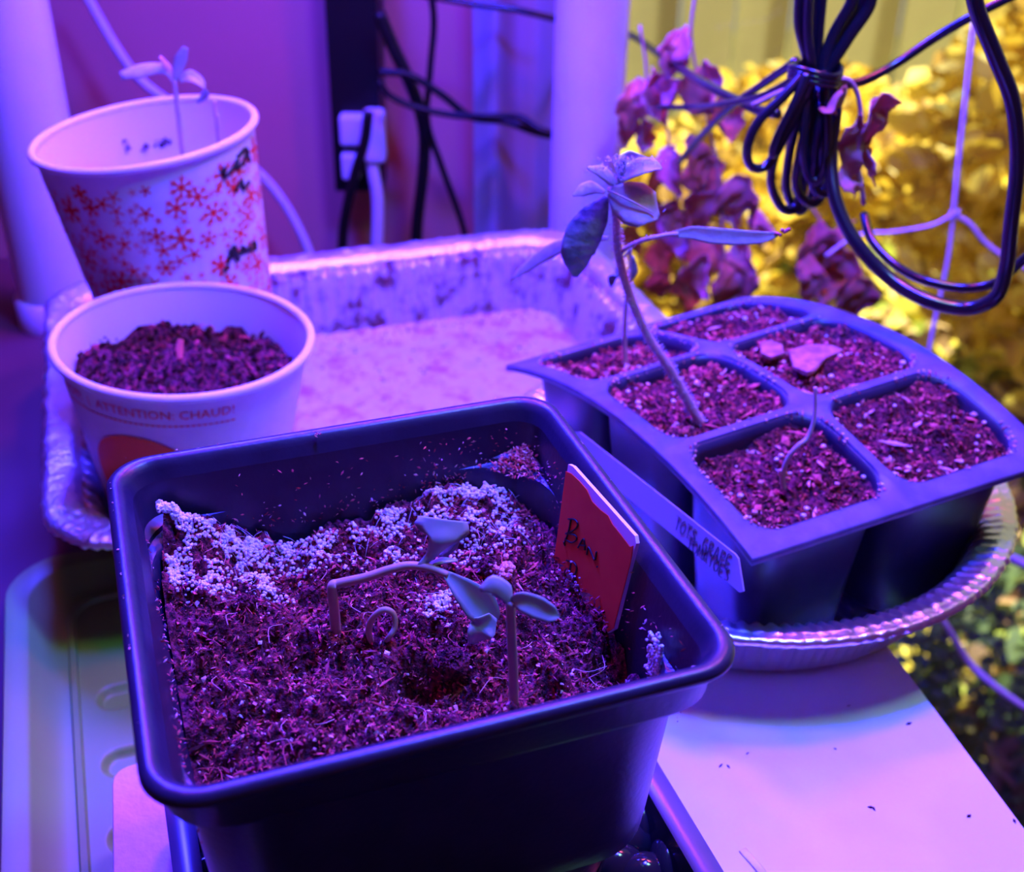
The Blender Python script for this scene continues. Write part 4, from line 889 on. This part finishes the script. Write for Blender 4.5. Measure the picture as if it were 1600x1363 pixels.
# ------------------------------------------------------------------ dried vine
random.seed(12)
def dryleaf(parent, c, L_, W_, dirv, m, sd):
    d_ = Vector(dirv).normalized(); s = d_.orthogonal().normalized(); s = Matrix.Rotation(random.uniform(0, 6.28), 3, d_) @ s
    s = (s+Vector((1, -.2, .1))*1.2).normalized()
    mid = [Vector(c)+d_*L_*q+Vector((0, -1, .2))*L_*.15*math.sin(q*3+sd) for q in np.linspace(0, 1, 8)]
    wd = [W_*w_ for w_ in (.06, .5, .9, 1, .85, .6, .3, .03)]
    g = MB(); mid = cr(mid, 2); wd = list(np.interp(np.linspace(0, 7, len(mid)), range(8), wd)); leafmesh(g, mid, wd, s, random.uniform(.2, .9), 5, wav=.12, seed=sd)
    q0 = Vector(c)
    for k_, v_ in enumerate(g.v):
        v_ = Vector(v_); n_ = noise.noise_vector((v_-q0)*170+Vector((sd*7, 0, 0)))*.0030+noise.noise_vector((v_-q0)*60+Vector((sd*3, 9, 0)))*.0060; g.v[k_] = tuple(v_+n_)
    return solid(g.build('leaf', m, parent), .0004, 0)
VY = .36
vines = [
 ('dried pink vine strand hanging beside the right pipe', [(1000, 40), (1010, 110), (1005, 180), (1000, 230)], [(1000, 120, .030, .0105, (-.1, 0, -1)), (1018, 100, .028, .010, (.2, 0, -1)), (992, 160, .026, .009, (-.2, 0, -1)), (1010, 190, .02, .008, (-.1, 0, -1)), (1030, 150, .02, .008, (.3, 0, -1))], .42),
 ('dried brown vine strand with curled leaves left of the tied cable bundle', [(1090, -30), (1080, 60), (1100, 160), (1120, 260), (1130, 380), (1140, 470)], [(1075, 40, .03, .010, (-.4, 0, -1)), (1100, 90, .03, .012, (.1, 0, -1)), (1060, 120, .022, .008, (-.4, 0, -1)), (1130, 150, .028, .011, (.2, 0, -1)), (1055, 230, .030, .012, (.1, 0, -1)), (1085, 215, .028, .011, (.2, 0, -1)), (1150, 270, .034, .013, (.1, 0, -1)), (1120, 300, .03, .012, (-.2, 0, -1)), (1085, 330, .03, .012, (-.2, 0, -1)), (1160, 370, .03, .012, (.1, 0, -1)), (1145, 400, .032, .013, (-.1, 0, -1)), (1100, 400, .03, .013, (-.1, 0, -1)), (1055, 300, .026, .010, (-.2, 0, -1)), (1180, 300, .022, .008, (.2, 0, -1))], .40),
 ('dried mauve vine leaf cluster hanging over the right side of the tied cable bundle', [(1175, 165), (1230, 140), (1290, 128), (1330, 128), (1345, 180), (1340, 250), (1350, 320)], [(1330, 130, .024, .007, (-.75, 0, -1)), (1345, 170, .032, .010, (-.1, 0, -1)), (1375, 140, .024, .010, (.2, 0, -1)), (1335, 215, .026, .009, (0, 0, -1)), (1325, 262, .022, .009, (.2, 0, -1)), (1365, 230, .022, .005, (.1, 0, -1)), (1360, 150, .03, .008, (.1, 0, -1))], .205),
 ('dried brown vine leaves low down behind the far right cell', [(1250, 300), (1290, 360), (1300, 420), (1310, 480)], [(1280, 350, .03, .012, (.1, 0, -1)), (1310, 380, .034, .013, (.1, 0, -1)), (1330, 400, .03, .011, (.2, 0, -1)), (1290, 410, .03, .012, (-.1, 0, -1)), (1340, 350, .03, .003, (-.9, 0, -.6)), (1270, 400, .028, .010, (0, 0, -1)), (1340, 430, .03, .012, (.2, 0, -1))], .42),
 ('dried vine strand of small brown leaves trailing behind the tomato seedling', [(1040, 180), (1050, 260), (1060, 340), (1070, 430)], [(1035, 240, .026, .010, (-.1, 0, -1)), (1050, 330, .03, .012, (0, 0, -1)), (1020, 300, .02, .008, (-.2, 0, -1)), (1075, 420, .03, .011, (.1, 0, -1)), (1040, 380, .026, .009, (-.1, 0, -1)), (1190, 330, .02, .008, (.1, 0, -1)), (1030, 420, .02, .008, (.1, 0, -1)), (1110, 240, .03, .012, (0, 0, -1)), (1000, 350, .02, .008, (0, 0, -1)), (1110, 350, .03, .012, (.1, 0, -1))], .47),
]
for lab, st_, lv, y in vines:
    t = thing('dried_vine', lab, 'dried plant', tuple(ony(*st_[-1], y)))
    MB().tube(cr([ony(u, v, y) for u, v in st_], 6), .0009, 6).build('stem', m_twig, t)
    for i, (u, v, L_, W_, dv) in enumerate(lv):
        k = (y+.2)/.62; dryleaf(t, ony(u, v, y+random.uniform(-.008, .008)), L_*k*1.0, W_*k, dv, random.choice((m_dry, m_dry2, m_dry)), i*1.3)

# ------------------------------------------------------------------ outdoors
gz = -.96
g = MB(); nx = 60
g.add([(-2+7*i/nx, .70+4.2*j/nx, gz+.03*nz(i*.12, j*.1, 3, 1)) for j in range(nx+1) for i in range(nx+1)], [(j*(nx+1)+i, j*(nx+1)+i+1, (j+1)*(nx+1)+i+1, (j+1)*(nx+1)+i) for j in range(nx) for i in range(nx)])
o = g.build('ground', m_ground); o['kind'] = 'structure'
random.seed(5)
def quadleaf(g, c, s, mi, up=.6):
    a = Vector((random.gauss(0, 1), random.gauss(0, 1), random.gauss(0, up))).normalized(); b_ = Matrix.Rotation(random.uniform(0, 6.28), 3, a) @ a.orthogonal().normalized(); n_ = a.cross(b_); c = Vector(c); L_ = s*random.uniform(.7, 1.3); W_ = L_*random.uniform(.28, .42)
    vs = [c-a*L_*.5, c-a*L_*.15+b_*W_+n_*W_*.4, c+a*L_*.25+b_*W_*.8+n_*W_*.3, c+a*L_*.5, c+a*L_*.25-b_*W_*.8+n_*W_*.3, c-a*L_*.15-b_*W_+n_*W_*.4]
    k = len(g.v); g.v.extend([tuple(v) for v in vs]); g.f.extend([(k, k+1, k+2, k+3), (k, k+3, k+4, k+5)]); g.m.extend([mi]*2)
g = MB()
for k in range(9000):
    x, y = random.uniform(.2, 2.6), random.uniform(.72, 2.5); n_ = nz(x, y, 4, 6, 2)
    mi = random.choice((0, 0, 1, 1, 1, 4) if n_ > -.12 else (0, 2, 3, 3, 3)); 
    if y > 1.25: mi = random.choice((1, 1, 0, 4, 2))
    quadleaf(g, (x, y, gz+.02+random.uniform(0, .07)+.05*n_), random.uniform(.03, .085), mi, .6)
o = g.build('ground_cover', m_gl, smooth=False); tag(o, 'green weeds and yellow fallen leaves covering the ground outside the glass door', 'ground cover', kind='stuff')
# pale plank fence
fn = thing('plank_fence', 'pale yellowish plank fence far outside behind the yellow shrub', 'fence', (1.2, 2.6, gz))
me0 = None
for k in range(34):
    x = -.6+k*.125
    if me0 is None:
        o = MB().box((x, 2.6, gz), (x+.115, 2.62, .35)).build('plank', m_plank, fn, smooth=False); me0 = o; ox = x
    else:
        o = me0.copy(); COL.objects.link(o); o.location.x = me0.location.x+(x-ox); o.location.y += (.006 if k % 2 else -.004)
MB().box((-.6, 2.622, -.2), (3.65, 2.66, -.12)).build('rail', m_plank, fn, smooth=False); MB().box((-.6, 2.622, -.8), (3.65, 2.66, -.72)).build('rail', m_plank, fn, smooth=False)
# yellow shrubs
def shrub(label, cx, cy, rx, ry, z0, z1, n, seed, size=.05, mats=m_yl, pick=(0, 0, 1, 1, 2, 3)):
    random.seed(seed); t = thing('yellow_shrub', label, 'shrub', (cx, cy, gz))
    for k in range(7):
        a = random.uniform(0, 6.28); MB().tube(cr([(cx, cy, gz), (cx+rx*.3*math.cos(a), cy+ry*.3*math.sin(a), gz+(z1-gz)*.45), (cx+rx*.7*math.cos(a), cy+ry*.7*math.sin(a), z1-.1)], 4), [.010]*3+[.007]*6, 6).build('branch', m_gl[2], t)
    def pos():
        while True:
            x, y, z = random.uniform(-1, 1), random.uniform(-1, 1), random.uniform(-1, 1)
            if .25 < x*x+y*y+z*z < 1: break
        return (cx+x*rx, cy+y*ry, (z0+z1)/2+z*(z1-z0)/2)
    P = sorted([pos() for _ in range(n)], key=lambda p: p[1]+.0*p[2]); near = P[:300]; rest = P[300:]
    protos = []
    for i, p in enumerate(near):
        if len(protos) < 8:
            g = MB(); quadleaf(g, p, size, 0); o = g.build('leaf', mats[pick[i % len(pick)]], t); protos.append((o, p))
        else:
            s, q = protos[i % 8]; o = s.copy(); COL.objects.link(o); ref = Vector(q)-origin(t)
            o.rotation_euler = (random.uniform(-1, 1), random.uniform(-1, 1), random.uniform(0, 6.28)); o.location = (Vector(p)-origin(t))-(o.rotation_euler.to_matrix() @ ref)
    g = MB()
    for p in rest: quadleaf(g, p, size, random.choice(pick))
    o = g.build('inner_foliage', mats, t, smooth=False); o['kind'] = 'stuff'
shrub('bright yellow autumn shrub outside, filling the right edge behind the hanging cables', 1.02, 1.55, .42, .28, -.80, -.05, 3400, 8)
shrub('golden shrub outside, behind the tied cable bundle and far cells', .60, 2.14, .30, .20, -.80, -.42, 1500, 9, .045, pick=(0, 1, 1, 2, 2, 3))
shrub('low amber and gold shrub outside, behind the tomato seedling', .26, 1.62, .22, .18, -.80, -.40, 1100, 10, .045, pick=(1, 1, 2, 2, 0))
# dark lavender-like sprigs lower right
t = thing('dark_sprig_plant', 'dark bluish sprigs of a bush outside at the lower right edge', 'shrub', (.62, .80, gz))
random.seed(2)
for k in range(26):
    x = .60+random.uniform(-.09, .09); y = .82+random.uniform(-.05, .08); a = random.uniform(-.06, .06)
    P = cr([(x, y, gz), (x+a*.4, y, gz+.14), (x+a, y-.01, gz+random.uniform(.22, .34))], 4); g = MB(); g.tube(P, .0016, 5)
    for p in P[3:]:
        for j in range(5): quadleaf(g, p+np.array([random.gauss(0, .006), random.gauss(0, .006), 0]), .018, 0)
    g.build('sprig', m_gl[3], t, smooth=False)
